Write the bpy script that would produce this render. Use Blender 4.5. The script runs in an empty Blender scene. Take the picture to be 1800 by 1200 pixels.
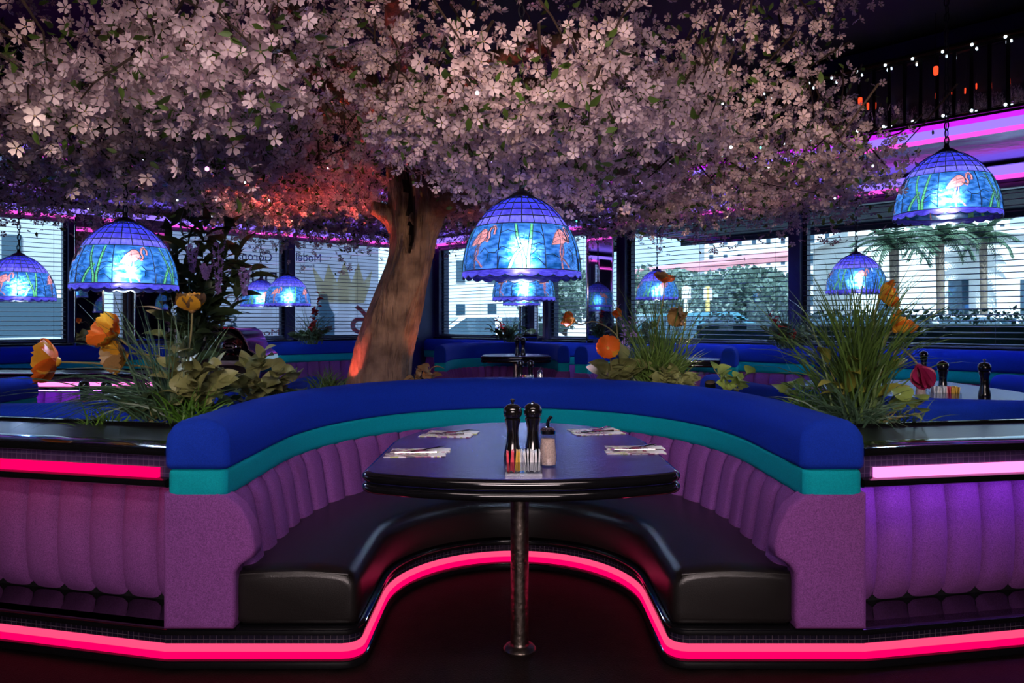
import bpy, bmesh, math, random
import numpy as np
from mathutils import Vector, Matrix, Euler, noise as mnoise

random.seed(7); RNG = np.random.default_rng(11)
PI = math.pi
sc = bpy.context.scene
COL = sc.collection

# ------------------------------------------------------------------ camera, world, sun, exposure
F, CX, CY, EYE = 1330.0, 900.0, 565.0, 1.2          # focal length in pixels of an 1800 x 1200 frame, horizon row
cam_d = bpy.data.cameras.new('camera'); cam = bpy.data.objects.new('camera', cam_d); COL.objects.link(cam)
cam.location = (0, 0, EYE); cam.rotation_euler = (PI / 2, 0, 0)
cam_d.sensor_width = 36; cam_d.lens = F / 1800 * 36; cam_d.shift_y = -35 / 1800; cam_d.clip_start = 0.05; cam_d.clip_end = 400
sc.camera = cam

vs = sc.view_settings
sc.display_settings.display_device = 'sRGB'
vs.view_transform = 'Standard'; vs.look = 'None'; vs.gamma = 1; vs.use_curve_mapping = False; vs.exposure = 0.0
try:
    sc.cycles.use_denoising = True
    sc.cycles.use_adaptive_sampling = True; sc.cycles.adaptive_threshold = 0.06
    sc.cycles.max_bounces = 6; sc.cycles.diffuse_bounces = 2; sc.cycles.glossy_bounces = 3
    sc.cycles.transmission_bounces = 4; sc.cycles.transparent_max_bounces = 8
    sc.cycles.caustics_reflective = False; sc.cycles.caustics_refractive = False
    sc.cycles.sample_clamp_indirect = 4.0
except Exception: pass

world = bpy.data.worlds.new('daylight'); sc.world = world; world.use_nodes = True
wn = world.node_tree; bg = wn.nodes['Background']
bg.inputs['Color'].default_value = (0.72, 0.87, 1.0, 1); bg.inputs['Strength'].default_value = 1.9

def light(name, typ, loc, aim, energy, color, **kw):
    d = bpy.data.lights.new(name, typ); d.energy = energy; d.color = color
    for k, v in kw.items(): setattr(d, k, v)
    o = bpy.data.objects.new(name, d); COL.objects.link(o); o.location = loc
    if aim is not None:
        o.rotation_euler = (Vector(aim) - Vector(loc)).to_track_quat('-Z', 'Y').to_euler()
    return o
# afternoon sun coming over the roof from behind the restaurant
light('sun', 'SUN', (0, -20, 30), (2.0, 0, 0), 13.0, (1, 0.96, 0.9), angle=0.01)
# ceiling spots over the aisle the camera stands in, turned up to the blossom tree; then added bed and trunk spots and fill panels
WARM = (1.0, 0.72, 0.53)
light('canopy_spot', 'SPOT', (0.3, -0.3, 2.3), (-0.15, 3.2, 2.25), 150, WARM, spot_size=0.42, spot_blend=0.8, shadow_soft_size=0.05)
light('canopy_spot', 'SPOT', (1.3, 0.2, 2.4), (1.2, 4.3, 2.3), 150, WARM, spot_size=0.44, spot_blend=0.8, shadow_soft_size=0.05)
light('canopy_spot', 'SPOT', (-1.6, 0.0, 2.4), (-1.7, 3.2, 2.4), 90, WARM, spot_size=0.36, spot_blend=0.8, shadow_soft_size=0.05)
light('canopy_spot', 'SPOT', (-0.6, -0.2, 2.4), (-0.9, 4.0, 2.5), 60, WARM, spot_size=0.26, spot_blend=0.8, shadow_soft_size=0.05)
light('bed_fill', 'SPOT', (-1.0, 0.1, 2.0), (-1.75, 3.3, 0.95), 120, (1.0, 0.84, 0.62), spot_size=0.55, spot_blend=0.8, shadow_soft_size=0.05)  # three added spots, no fixtures, to brighten the planter beds
light('bed_fill', 'SPOT', (0.9, 0.1, 2.0), (1.60, 3.4, 0.95), 115, (1.0, 0.88, 0.66), spot_size=0.42, spot_blend=0.8, shadow_soft_size=0.05)
light('bed_fill', 'SPOT', (0.3, -0.2, 1.9), (1.05, 4.9, 1.0), 430, (1.0, 0.90, 0.70), spot_size=0.20, spot_blend=0.8, shadow_soft_size=0.05)
light('trunk_spot', 'SPOT', (2.2, 1.5, 1.62), (-0.82, 5.2, 1.5), 210, (1.0, 0.66, 0.42), spot_size=0.24, spot_blend=0.7, shadow_soft_size=0.04)  # added side light for the trunk, no fixture
light('aisle_fill', 'AREA', (0.0, -2.6, 2.0), (0.0, 2.7, 0.25), 24, (1.0, 0.80, 0.80), shape='RECTANGLE', size=3.0, size_y=0.8, spread=math.radians(62))  # added fill panels, out of view, to light the booth front
light('aisle_fill', 'AREA', (0.0, 0.3, 3.1), (0.0, 2.75, 0.3), 9, (1.0, 0.80, 0.78), shape='RECTANGLE', size=3.0, size_y=0.4, spread=math.radians(66))

# ------------------------------------------------------------------ helpers
def P(px, py, Y): return Vector(((px - CX) / F * Y, Y, EYE - (py - CY) / F * Y))

class MB:
    def __init__(s): s.v = []; s.f = []; s.m = []; s.uv = []
    def add(s, vs_, fs, mi=0, M=None, uv=None):
        o = len(s.v)
        s.v += [tuple(M @ Vector(v)) for v in vs_] if M is not None else [tuple(v) for v in vs_]
        s.f += [tuple(i + o for i in f) for f in fs]; s.m += [mi] * len(fs)
        s.uv += uv if uv is not None else [None] * len(fs)
        return s
    def box(s, c, size, mi=0, M=None, bev=0.0):
        x, y, z = (q / 2 for q in size); cx, cy, cz = c
        if bev <= 0:
            vs_ = [(cx + i * x, cy + j * y, cz + k * z) for i in (-1, 1) for j in (-1, 1) for k in (-1, 1)]
            fs = [(0, 1, 3, 2), (4, 6, 7, 5), (0, 4, 5, 1), (2, 3, 7, 6), (0, 2, 6, 4), (1, 5, 7, 3)]
            return s.add(vs_, fs, mi, M)
        b = bmesh.new(); bmesh.ops.create_cube(b, size=1.0)
        for v in b.verts: v.co = Vector((cx + v.co.x * size[0], cy + v.co.y * size[1], cz + v.co.z * size[2]))
        bmesh.ops.bevel(b, geom=b.edges[:], offset=bev, segments=2, profile=0.6, affect='EDGES')
        b.verts.index_update()
        s.add([v.co[:] for v in b.verts], [tuple(v.index for v in f.verts) for f in b.faces], mi, M); b.free(); return s
    def lathe(s, prof, n=24, mi=0, M=None, cap=True):
        k = len(prof); vs_ = []; fs = []
        for i in range(n):
            a = 2 * PI * i / n
            vs_ += [(r * math.cos(a), r * math.sin(a), z) for r, z in prof]
        for i in range(n):
            j = (i + 1) % n
            for q in range(k - 1): fs.append((i * k + q, j * k + q, j * k + q + 1, i * k + q + 1))
        if cap:
            if prof[0][0] > 1e-5: fs.append(tuple(i * k for i in range(n))[::-1])
            if prof[-1][0] > 1e-5: fs.append(tuple(i * k + k - 1 for i in range(n)))
        return s.add(vs_, fs, mi, M)
    def tube(s, pts, rad, n=6, mi=0, M=None, cap=True):
        pts = [Vector(p) for p in pts]
        if not hasattr(rad, '__len__'): rad = [rad] * len(pts)
        vs_ = []; fs = []; up = None
        for i, p in enumerate(pts):
            t = (pts[min(i + 1, len(pts) - 1)] - pts[max(i - 1, 0)])
            if t.length < 1e-9: t = Vector((0, 0, 1))
            t.normalize()
            if up is None: up = Vector((0, 0, 1)) if abs(t.z) < 0.9 else Vector((1, 0, 0))
            a = t.cross(up)
            if a.length < 1e-6: a = t.cross(Vector((0, 1, 0)))
            a.normalize(); b = t.cross(a); up = -b if False else a.cross(t)
            vs_ += [p + (a * math.cos(2 * PI * q / n) + b * math.sin(2 * PI * q / n)) * rad[i] for q in range(n)]
        for i in range(len(pts) - 1):
            for q in range(n):
                w = (q + 1) % n; fs.append((i * n + q, (i + 1) * n + q, (i + 1) * n + w, i * n + w))
        if cap: fs += [tuple(range(n)), tuple(range((len(pts) - 1) * n, len(pts) * n))[::-1]]
        return s.add(vs_, fs, mi, M)
    def prism(s, poly, z0, z1, mi=0, M=None):
        n = len(poly); vs_ = [(x, y, z0) for x, y in poly] + [(x, y, z1) for x, y in poly]
        fs = [tuple(range(n))[::-1], tuple(range(n, 2 * n))] + [(i, (i + 1) % n, n + (i + 1) % n, n + i) for i in range(n)]
        return s.add(vs_, fs, mi, M)
    def loft(s, rings, mi=0, closed=True, caps=True, M=None, uvs=None):
        k = len(rings[0]); vs_ = [p for r in rings for p in r]; fs = []; uv = []
        for i in range(len(rings) - 1):
            for q in range(k if closed else k - 1):
                w = (q + 1) % k; fs.append((i * k + q, i * k + w, (i + 1) * k + w, (i + 1) * k + q))
                if uvs: uv.append([uvs(i, q), uvs(i, q + 1), uvs(i + 1, q + 1), uvs(i + 1, q)])
        if caps and closed:
            fs += [tuple(range(k))[::-1], tuple(range((len(rings) - 1) * k, len(rings) * k))]
            if uvs: uv += [None, None]
        return s.add(vs_, fs, mi, M, uv if uvs else None)
    def mesh(s, name, mats, angle=38, flat=False):
        me = bpy.data.meshes.new(name); me.from_pydata(s.v, [], s.f)
        for m in (mats if isinstance(mats, (list, tuple)) else [mats]): me.materials.append(m)
        me.polygons.foreach_set('material_index', s.m)
        if any(u is not None for u in s.uv):
            ul = me.uv_layers.new(name='UVMap'); li = 0
            for f, u in zip(s.f, s.uv):
                for q in range(len(f)):
                    if u is not None: ul.data[li].uv = u[q]
                    li += 1
        b = bmesh.new(); b.from_mesh(me); bmesh.ops.recalc_face_normals(b, faces=b.faces); b.to_mesh(me); b.free()
        if not flat:
            me.polygons.foreach_set('use_smooth', [True] * len(me.polygons)); me.set_sharp_from_angle(angle=math.radians(angle))
        me.update(); return me
    def build(s, name, mats, parent=None, M=None, **kw):
        return link(name, s.mesh(name, mats, **kw), parent, M)

def link(name, data, parent=None, M=None):
    o = bpy.data.objects.new(name, data); COL.objects.link(o)
    if parent is not None: o.parent = parent
    if M is not None: o.matrix_local = M if isinstance(M, Matrix) else Matrix.Translation(M)
    return o
def tag(o, label=None, cat=None, group=None, kind=None):
    if label: o['label'] = label
    if cat: o['category'] = cat
    if group: o['group'] = group
    if kind: o['kind'] = kind
    return o
def thing(name, loc, label, cat, group=None, rz=0.0, M=None):
    o = link(name, None); o.empty_display_size = 0.1
    if M is not None: o.matrix_world = M
    else: o.location = loc; o.rotation_euler = (0, 0, rz)
    return tag(o, label, cat, group)
def copy_tree(o, parent=None):
    c = o.copy(); COL.objects.link(c); c.parent = parent
    for ch in [x for x in o.children]: copy_tree(ch, c)
    return c
def place(o, loc, rz=0.0, scale=None):
    o.location = loc; o.rotation_euler = (0, 0, rz)
    if scale: o.scale = scale
    return o

# ------------------------------------------------------------------ materials
def nodes(name):
    m = bpy.data.materials.new(name); m.use_nodes = True; nt = m.node_tree
    return m, nt, nt.nodes['Principled BSDF'], nt.nodes['Material Output']
def mat(name, col, rough=0.5, metal=0.0, spec=0.5, var=None, bump=None, sheen=0.0, coat=0.0, emit=None, coord='Object'):
    m, nt, b, out = nodes(name); N = nt.nodes; L = nt.links
    c4 = (*col, 1); b.inputs['Base Color'].default_value = c4; b.inputs['Roughness'].default_value = rough
    b.inputs['Metallic'].default_value = metal; b.inputs['Specular IOR Level'].default_value = spec
    b.inputs['Sheen Weight'].default_value = sheen; b.inputs['Coat Weight'].default_value = coat
    if sheen: b.inputs['Sheen Tint'].default_value = c4; b.inputs['Sheen Roughness'].default_value = 0.4
    tc = N.new('ShaderNodeTexCoord')
    if var:
        n = N.new('ShaderNodeTexNoise'); n.inputs['Scale'].default_value = var[0]; n.inputs['Detail'].default_value = 4
        L.new(tc.outputs[coord], n.inputs['Vector'])
        r = N.new('ShaderNodeValToRGB'); a = var[1]
        r.color_ramp.elements[0].position = 0.3; r.color_ramp.elements[1].position = 0.7
        c2 = var[2] if len(var) > 2 else tuple(min(1, q * (1 + a)) for q in col)
        c1 = tuple(q * (1 - a) for q in col)
        r.color_ramp.elements[0].color = (*c1, 1); r.color_ramp.elements[1].color = (*c2, 1)
        L.new(n.outputs['Fac'], r.inputs['Fac']); L.new(r.outputs['Color'], b.inputs['Base Color'])
    if bump:
        n2 = N.new('ShaderNodeTexNoise'); n2.inputs['Scale'].default_value = bump[0]; n2.inputs['Detail'].default_value = 3
        L.new(tc.outputs[coord], n2.inputs['Vector'])
        if len(bump) > 2:
            mp = N.new('ShaderNodeMapping'); mp.inputs['Scale'].default_value = bump[2]
            L.new(tc.outputs[coord], mp.inputs['Vector']); L.new(mp.outputs['Vector'], n2.inputs['Vector'])
        bp = N.new('ShaderNodeBump'); bp.inputs['Strength'].default_value = bump[1]; bp.inputs['Distance'].default_value = bump[3] if len(bump) > 3 else 0.01
        L.new(n2.outputs['Fac'], bp.inputs['Height']); L.new(bp.outputs['Normal'], b.inputs['Normal'])
    if emit:
        b.inputs['Emission Color'].default_value = (*emit[0], 1); b.inputs['Emission Strength'].default_value = emit[1]
    return m
def emis(name, col, k):
    m, nt, b, out = nodes(name); nt.nodes.remove(b)
    e = nt.nodes.new('ShaderNodeEmission'); e.inputs['Color'].default_value = (*col, 1); e.inputs['Strength'].default_value = k
    nt.links.new(e.outputs['Emission'], out.inputs['Surface']); return m
def stained(name, col, streak=0.25, scale=(6, 6, 30), refr=0.62):
    """leaded art glass: scatters the bulb's light through, with streaks"""
    m, nt, b, out = nodes(name); N = nt.nodes; L = nt.links; N.remove(b)
    tc = N.new('ShaderNodeTexCoord'); mp = N.new('ShaderNodeMapping'); mp.inputs['Scale'].default_value = scale
    n = N.new('ShaderNodeTexNoise'); n.inputs['Scale'].default_value = 6; n.inputs['Detail'].default_value = 5
    r = N.new('ShaderNodeValToRGB'); r.color_ramp.elements[0].position = 0.35; r.color_ramp.elements[1].position = 0.68
    r.color_ramp.elements[0].color = (*[q * (1 - streak) for q in col], 1)
    r.color_ramp.elements[1].color = (*[min(1, q * (1 + streak) + streak * 0.12) for q in col], 1)
    L.new(tc.outputs['Object'], mp.inputs['Vector']); L.new(mp.outputs['Vector'], n.inputs['Vector']); L.new(n.outputs['Fac'], r.inputs['Fac'])
    tr = N.new('ShaderNodeBsdfTranslucent'); rf = N.new('ShaderNodeBsdfRefraction'); gl = N.new('ShaderNodeBsdfGlossy')
    rf.inputs['IOR'].default_value = 1.22; rf.inputs['Roughness'].default_value = 0.74; gl.inputs['Roughness'].default_value = 0.15
    L.new(r.outputs['Color'], tr.inputs['Color']); L.new(r.outputs['Color'], rf.inputs['Color'])
    m1 = N.new('ShaderNodeMixShader'); m1.inputs['Fac'].default_value = refr
    L.new(tr.outputs[0], m1.inputs[1]); L.new(rf.outputs[0], m1.inputs[2])
    m2 = N.new('ShaderNodeMixShader'); m2.inputs['Fac'].default_value = 0.06
    L.new(m1.outputs[0], m2.inputs[1]); L.new(gl.outputs[0], m2.inputs[2]); L.new(m2.outputs[0], out.inputs['Surface']); return m
def clear(name, tint, gloss=0.06, rough=0.0):
    m, nt, b, out = nodes(name); N = nt.nodes; L = nt.links; N.remove(b)
    t = N.new('ShaderNodeBsdfTransparent'); t.inputs['Color'].default_value = (*tint, 1)
    g = N.new('ShaderNodeBsdfGlossy'); g.inputs['Roughness'].default_value = rough
    x = N.new('ShaderNodeMixShader'); x.inputs['Fac'].default_value = gloss
    L.new(t.outputs[0], x.inputs[1]); L.new(g.outputs[0], x.inputs[2]); L.new(x.outputs[0], out.inputs['Surface']); return m
def tile_mat(name, col, grout, size=0.022):
    m, nt, b, out = nodes(name); N = nt.nodes; L = nt.links
    uv = N.new('ShaderNodeUVMap'); br = N.new('ShaderNodeTexBrick'); br.offset = 0.0
    br.inputs['Scale'].default_value = 1.0; br.inputs['Brick Width'].default_value = size; br.inputs['Row Height'].default_value = size
    br.inputs['Mortar Size'].default_value = 0.0011; br.inputs['Color1'].default_value = (*col, 1)
    br.inputs['Color2'].default_value = (*[q * 1.5 for q in col], 1); br.inputs['Mortar'].default_value = (*grout, 1)
    L.new(uv.outputs['UV'], br.inputs['Vector']); L.new(br.outputs['Color'], b.inputs['Base Color'])
    b.inputs['Roughness'].default_value = 0.12; return m
def tint_spec(m, c): m.node_tree.nodes['Principled BSDF'].inputs['Specular Tint'].default_value = (*c, 1)
def leaf_mat(name, col, col2, trans=0.35):
    m, nt, b, out = nodes(name); N = nt.nodes; L = nt.links
    oi = N.new('ShaderNodeObjectInfo'); tc = N.new('ShaderNodeTexCoord'); n = N.new('ShaderNodeTexNoise'); n.inputs['Scale'].default_value = 9
    L.new(tc.outputs['Object'], n.inputs['Vector'])
    ad = N.new('ShaderNodeMath'); ad.operation = 'ADD'; L.new(oi.outputs['Random'], ad.inputs[0]); L.new(n.outputs['Fac'], ad.inputs[1])
    mu = N.new('ShaderNodeMath'); mu.operation = 'MULTIPLY'; mu.inputs[1].default_value = 0.55; L.new(ad.outputs[0], mu.inputs[0])
    mx = N.new('ShaderNodeMix'); mx.data_type = 'RGBA'; mx.inputs[6].default_value = (*col, 1); mx.inputs[7].default_value = (*col2, 1)
    L.new(mu.outputs[0], mx.inputs[0]); L.new(mx.outputs[2], b.inputs['Base Color']); b.inputs['Roughness'].default_value = 0.45
    t = N.new('ShaderNodeBsdfTranslucent'); L.new(mx.outputs[2], t.inputs['Color'])
    x = N.new('ShaderNodeMixShader'); x.inputs['Fac'].default_value = trans
    L.new(b.outputs[0], x.inputs[1]); L.new(t.outputs[0], x.inputs[2]); L.new(x.outputs[0], out.inputs['Surface']); return m

M_ = dict(
    velvet_purple=mat('velvet_purple', (0.19, 0.055, 0.235), 0.9, spec=0.15, var=(300, 0.36), bump=(500, 0.25), sheen=0.35),
    velvet_blue=mat('velvet_blue', (0.004, 0.030, 0.36), 0.85, spec=0.15, var=(300, 0.2), bump=(500, 0.2), sheen=0.25),
    velvet_teal=mat('velvet_teal', (0.0, 0.31, 0.36), 0.85, spec=0.15, var=(300, 0.15), bump=(500, 0.2), sheen=0.2),
    vinyl=mat('black_vinyl', (0.008, 0.0065, 0.0065), 0.30, spec=0.5, var=(3, 0.4), bump=(260, 0.12)),
    gloss=mat('black_lacquer', (0.004, 0.004, 0.005), 0.10, spec=0.6, coat=0.4),
    matte=mat('matte_black', (0.006, 0.006, 0.008), 0.7, spec=0.2),
    laminate=mat('blue_sheen_laminate', (0.034, 0.030, 0.19), 0.27, spec=0.9, var=(9, 0.4), bump=(70, 0.16)),
    counter=mat('black_counter', (0.006, 0.005, 0.010), 0.28, spec=0.35, bump=(40, 0.05)),
    chrome=mat('chrome', (0.75, 0.75, 0.78), 0.12, metal=1.0),
    pole=mat('hammered_metal', (0.33, 0.27, 0.24), 0.30, metal=1.0, var=(40, 0.4), bump=(60, 0.25)),
    mirror=mat('mirror', (0.82, 0.84, 0.90), 0.02, metal=1.0),
    tile=tile_mat('mosaic_tile', (0.008, 0.006, 0.016), (0.06, 0.045, 0.06)),
    tile_violet=tile_mat('mosaic_tile_violet', (0.03, 0.018, 0.06), (0.09, 0.06, 0.13)),
    pink_deep=emis('neon_pink_deep', (1.0, 0.0, 0.11), 1.25),
    pink_soft=emis('neon_pink_soft', (1.0, 0.075, 0.20), 1.15),
    pink_hot=emis('neon_magenta', (1.0, 0.20, 0.62), 2.2),
    violet=emis('neon_violet', (0.62, 0.02, 0.95), 1.2),
    lavender=emis('neon_lavender', (0.26, 0.15, 1.0), 1.6),
    pink_edge=emis('neon_pink_edge', (1.0, 0.09, 0.72), 1.25),
    floor=mat('dark_carpet', (0.006, 0.0025, 0.0025), 0.6, spec=0.12, var=(14, 0.6), bump=(180, 0.3)),
    ceil=mat('dark_ceiling', (0.005, 0.003, 0.005), 0.6, var=(3, 0.4)),
    foil=mat('soffit_foil', (0.10, 0.09, 0.34), 0.16, metal=0.85, bump=(7, 0.35, (1, 1, 1))),
    wall=mat('blue_wall', (0.02, 0.02, 0.12), 0.5, var=(4, 0.2)),
    frame=mat('window_frame', (0.02, 0.03, 0.07), 0.35, metal=0.4),
    slat=mat('blind_slat', (0.10, 0.13, 0.20), 0.45, metal=0.2, var=(5, 0.1)),
    pane=clear('window_pane', (0.74, 0.88, 0.98), 0.05, 0.0),
    soil=mat('soil', (0.012, 0.010, 0.008), 0.95, var=(40, 0.5), bump=(60, 0.8)),
    white=mat('white_paper', (0.75, 0.73, 0.72), 0.6, var=(30, 0.06)),
)
tint_spec(M_['laminate'], (0.42, 0.42, 1.0))  # blue sheen from lamps and neon put into base colour and tint
# ------------------------------------------------------------------ the room
CORNER = Vector((-1.22, 12.0, 0))
DR = Vector((0.683, -0.730, 0)).normalized(); NR = Vector((-DR.y, DR.x, 0))      # right window wall: along, outward
DL = Vector((-0.730, -0.683, 0)).normalized(); NL = Vector((DL.y, -DL.x, 0))     # left window wall
LEN_R, LEN_L = 14.0, 15.5
SILL, HEAD, SOFF, TOP = 0.96, 2.36, 2.52, 3.34
def frame_m(o, x, y): return Matrix(((x.x, y.x, 0, o.x), (x.y, y.y, 0, o.y), (0, 0, 1, o.z), (0, 0, 0, 1)))
MR = frame_m(CORNER, DR, NR)                     # local x runs from the corner along the right wall
ML = frame_m(CORNER, -DL, NL)                    # local x is negative along the left wall
endR = CORNER + DR * LEN_R; endL = CORNER + DL * LEN_L

ROOM = [(p.x, p.y) for p in (CORNER + NR * .2 + NL * .2, endR + NR * .2, Vector((endR.x + .1, -4.2, 0)), Vector((endL.x - .1, -4.2, 0)), endL + NL * .2)]
m = MB(); m.prism(ROOM, -0.12, 0.0); tag(m.build('floor', M_['floor'], flat=True), kind='structure')
m = MB(); m.prism(ROOM, TOP, TOP + 0.2); tag(m.build('ceiling', M_['ceil'], flat=True), kind='structure')
for nm, a, b in (('wall_east', endR, Vector((endR.x, -4, 0))), ('wall_west', endL, Vector((endL.x, -4, 0)))):
    m = MB(); m.box((a.x, (a.y + b.y) / 2, TOP / 2), (0.2, abs(a.y - b.y) + 0.4, TOP)); tag(m.build(nm, M_['wall'], flat=True), kind='structure')
m = MB(); m.box(((endR.x + endL.x) / 2, -4.1, TOP / 2), (endR.x - endL.x + 0.4, 0.2, TOP)); tag(m.build('wall_back', M_['wall'], flat=True), kind='structure')

# openings along each wall: (start, end) distances from the corner
WIN_R = [(0.10, 2.08), (2.50, 3.27), (3.80, 5.90), (6.02, 11.0)]
WIN_L = [(0.42, 2.40), (2.52, 4.05), (4.52, 4.80), (5.14, 9.0), (9.3, 13.5)]
def window_wall(name, Mx, sgn, wins, length):
    m = MB()
    m.box((sgn * length / 2, 0.10, SILL / 2), (length, 0.2, SILL), M=Mx)
    m.box((sgn * length / 2, 0.10, (HEAD + TOP) / 2), (length, 0.2, TOP - HEAD), M=Mx)
    e = 0.0
    for a, b in wins + [(length, length)]:
        if a - e > 0.01: m.box((sgn * (a + e) / 2, 0.10, (SILL + HEAD) / 2), (a - e, 0.2, HEAD - SILL), M=Mx)
        e = b
    return tag(m.build(name, M_['wall'], flat=True), kind='structure')
window_wall('wall_right', MR, 1, WIN_R, LEN_R)
window_wall('wall_left', ML, -1, WIN_L, LEN_L)

BLIND_LABELS = {
    ('R', 0): 'venetian blind on the window right of the tree trunk, behind the big hanging lamp',
    ('R', 1): 'narrow venetian blind just left of the mirrored column right of centre',
    ('R', 2): 'wide venetian blind behind the hanging lamp and tall grass right of centre',
    ('R', 3): 'widest venetian blind on the far right with palms behind it',
    ('L', 0): 'venetian blind with a gold crown showing through, left of the tree trunk',
    ('L', 1): 'venetian blind with the word game showing through in reverse',
    ('L', 2): 'very narrow venetian blind between the two mirrored columns on the left',
    ('L', 3): 'bright venetian blind at the far left behind the smaller hanging lamp',
    ('L', 4): 'venetian blind on the next window beyond the left edge'}
win_n = 0
def make_window(side, i, Mx, a, b):
    global win_n; win_n += 1
    w = b - a; cx = (a + b) / 2; h = HEAD - SILL; cz = (SILL + HEAD) / 2
    base = Mx @ Matrix.Translation((cx, 0, 0))
    e = thing('window_%d' % win_n, None, None, None, M=base); e['kind'] = 'structure'
    m = MB()
    for x in (-w / 2 + 0.02, w / 2 - 0.02): m.box((x, 0.11, cz), (0.04, 0.08, h))
    for z in (SILL + 0.02, HEAD - 0.02): m.box((0, 0.11, z), (w - 0.08, 0.08, 0.04))
    if w > 3: m.box((0.4, 0.11, cz), (0.04, 0.07, h - 0.08))
    m.build('frame', M_['frame'], e, flat=True)
    m = MB(); m.box((0, 0.12, cz), (w - 0.08, 0.006, h - 0.08)); m.build('pane', M_['pane'], e, flat=True)
    m = MB(); m.box((0, -0.03, SILL - 0.012), (w + 0.04, 0.14, 0.024), bev=0.004); m.build('window_sill', M_['gloss'], e)
    # blind: every slat a piece of its own
    bl = thing('venetian_blind', None, BLIND_LABELS[(side, i)], 'blind', 'venetian blinds along the windows', M=base @ Matrix.Translation((0, 0.03, 0)))
    s = MB(); sw = w - 0.05; d = 0.022
    rows = [[(x, y * d, 0.004 * (1 - (y * y))) for y in (-1, -0.5, 0, 0.5, 1)] for x in (-sw / 2, sw / 2)]
    s.loft(rows, closed=False); s.loft([[(p[0], p[1], p[2] - 0.0025) for p in r] for r in rows], closed=False)
    me = s.mesh('slat', M_['slat'])
    z = SILL + 0.045; tilt = Matrix.Rotation(math.radians(9), 4, 'X')
    while z < HEAD - 0.05:
        link('slat', me, bl, Matrix.Translation((0, 0, z)) @ tilt); z += 0.0505
    m = MB(); m.box((0, 0, HEAD - 0.025), (sw, 0.05, 0.045), bev=0.006); m.build('head_rail', M_['slat'], bl)
    m = MB(); m.box((0, 0, SILL + 0.02), (sw, 0.04, 0.018), bev=0.004); m.build('bottom_rail', M_['slat'], bl)
    m = MB(); k = max(2, int(w / 0.75) + 1); m.tube([(0, -0.024, SILL + 0.03), (0, -0.024, HEAD - 0.04)], 0.0016, 4); me = m.mesh('ladder_cord', M_['slat'])
    for q in range(k): link('ladder_cord', me, bl, Matrix.Translation((-sw / 2 + 0.12 + (sw - 0.24) * q / (k - 1), 0, 0)))
for i, (a, b) in enumerate(WIN_R): make_window('R', i, MR, a, b)
for i, (a, b) in enumerate(WIN_L): make_window('L', i, ML, -b, -a)

# mirrored columns on the window walls
def column(Mx, x0, x1, label, depth=0.16):
    w = x1 - x0; e = thing('mirrored_column', None, label, 'column', 'mirrored columns between the windows', M=Mx @ Matrix.Translation(((x0 + x1) / 2, -depth / 2, 0)))
    m = MB(); m.box((0, 0, (0.9 + SOFF) / 2 - 0.02), (w - 0.03, depth - 0.02, SOFF - 0.9 - 0.2)); m.build('mirror_face', M_['mirror'], e, flat=True)
    m = MB()
    for sx in (-1, 1):
        m.box((sx * (w / 2 - 0.008), -depth / 2 + 0.004, (0.9 + SOFF) / 2 - 0.08), (0.016, 0.02, SOFF - 0.9 - 0.16), bev=0.003)
    m.build('chrome_edge', M_['chrome'], e)
    m = MB(); m.box((0, -depth / 2 - 0.002, SOFF - 0.30), (w - 0.04, 0.012, 0.024), bev=0.003); m.build('neon_bar', M_['pink_edge'], e)
column(MR, 2.10, 2.46, 'slim mirrored column behind the big hanging lamp')
column(MR, 3.32, 3.75, 'mirrored column with a pink light bar right of the big lamp')
column(ML, -5.12, -4.82, 'mirrored column beside the far left window, reflecting a lamp')
column(ML, -4.50, -4.10, 'second mirrored column under the left hanging lamp, nearer the tree')

# soffit: lowered foil ceiling along both window walls, with light coves
def isect(p, d, q, e):
    k = (q - p); den = d.x * e.y - d.y * e.x; t = (k.x * e.y - k.y * e.x) / den; return p + d * t
OFF_R, OFF_L = 1.22, 2.60
inner = isect(CORNER - NR * OFF_R, DR, CORNER - NL * OFF_L, DL)
inR = inner + DR * 11; inL = inner + DL * 12
m = MB(); a = CORNER - NR * 0.0
m.prism([(p.x, p.y) for p in (CORNER, endR, endR - NR * OFF_R, inner, endL - NL * OFF_L, endL)], SOFF, TOP - 0.02)
tag(m.build('ceiling_soffit', M_['foil'], flat=True), kind='structure')

def neon_cove(name, o, d, n_in, length, z, label, fascia):
    """light cove: o start, d along, n_in into the room"""
    e = thing(name, None, label, 'neon light', M=frame_m(o, d, n_in) @ Matrix.Translation((0, 0, z)))
    L2 = length / 2
    if fascia:
        for nm, z0, z1, mt, dy in (('pink_tube', 0.0, 0.030, 'pink_edge', 0.035), ('diffuser', 0.030, 0.095, 'lavender', 0.02), ('violet_band', 0.095, 0.135, 'violet', 0.012)):
            m = MB(); m.box((L2, dy / 2, (z0 + z1) / 2), (length, dy, z1 - z0 - 0.002)); m.build(nm, M_[mt], e, flat=True)
    else:
        for nm, z0, z1, mt, dy in (('pink_tube', 0.0, 0.032, 'pink_edge', 0.06), ('diffuser', 0.032, 0.11, 'lavender', 0.04), ('cover_lip', 0.11, 0.128, 'gloss', 0.07)):
            m = MB(); m.box((L2, dy / 2, (z0 + z1) / 2), (length, dy, z1 - z0 - 0.002)); m.build(nm, M_[mt], e, flat=True)
neon_cove('neon_cove', CORNER, DR, -NR, LEN_R - 0.3, HEAD + 0.025, 'pink and lavender light cove above the right hand windows', False)
neon_cove('neon_cove', CORNER - NL * 0.0, DL, -NL, LEN_L - 0.3, HEAD - 0.005, 'pink and lavender light cove above the left hand windows', False)
neon_cove('neon_cove', inner, DR, -NR, 11, SOFF - 0.005, 'higher violet light cove under the mirrored fascia at upper right', True)
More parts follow.
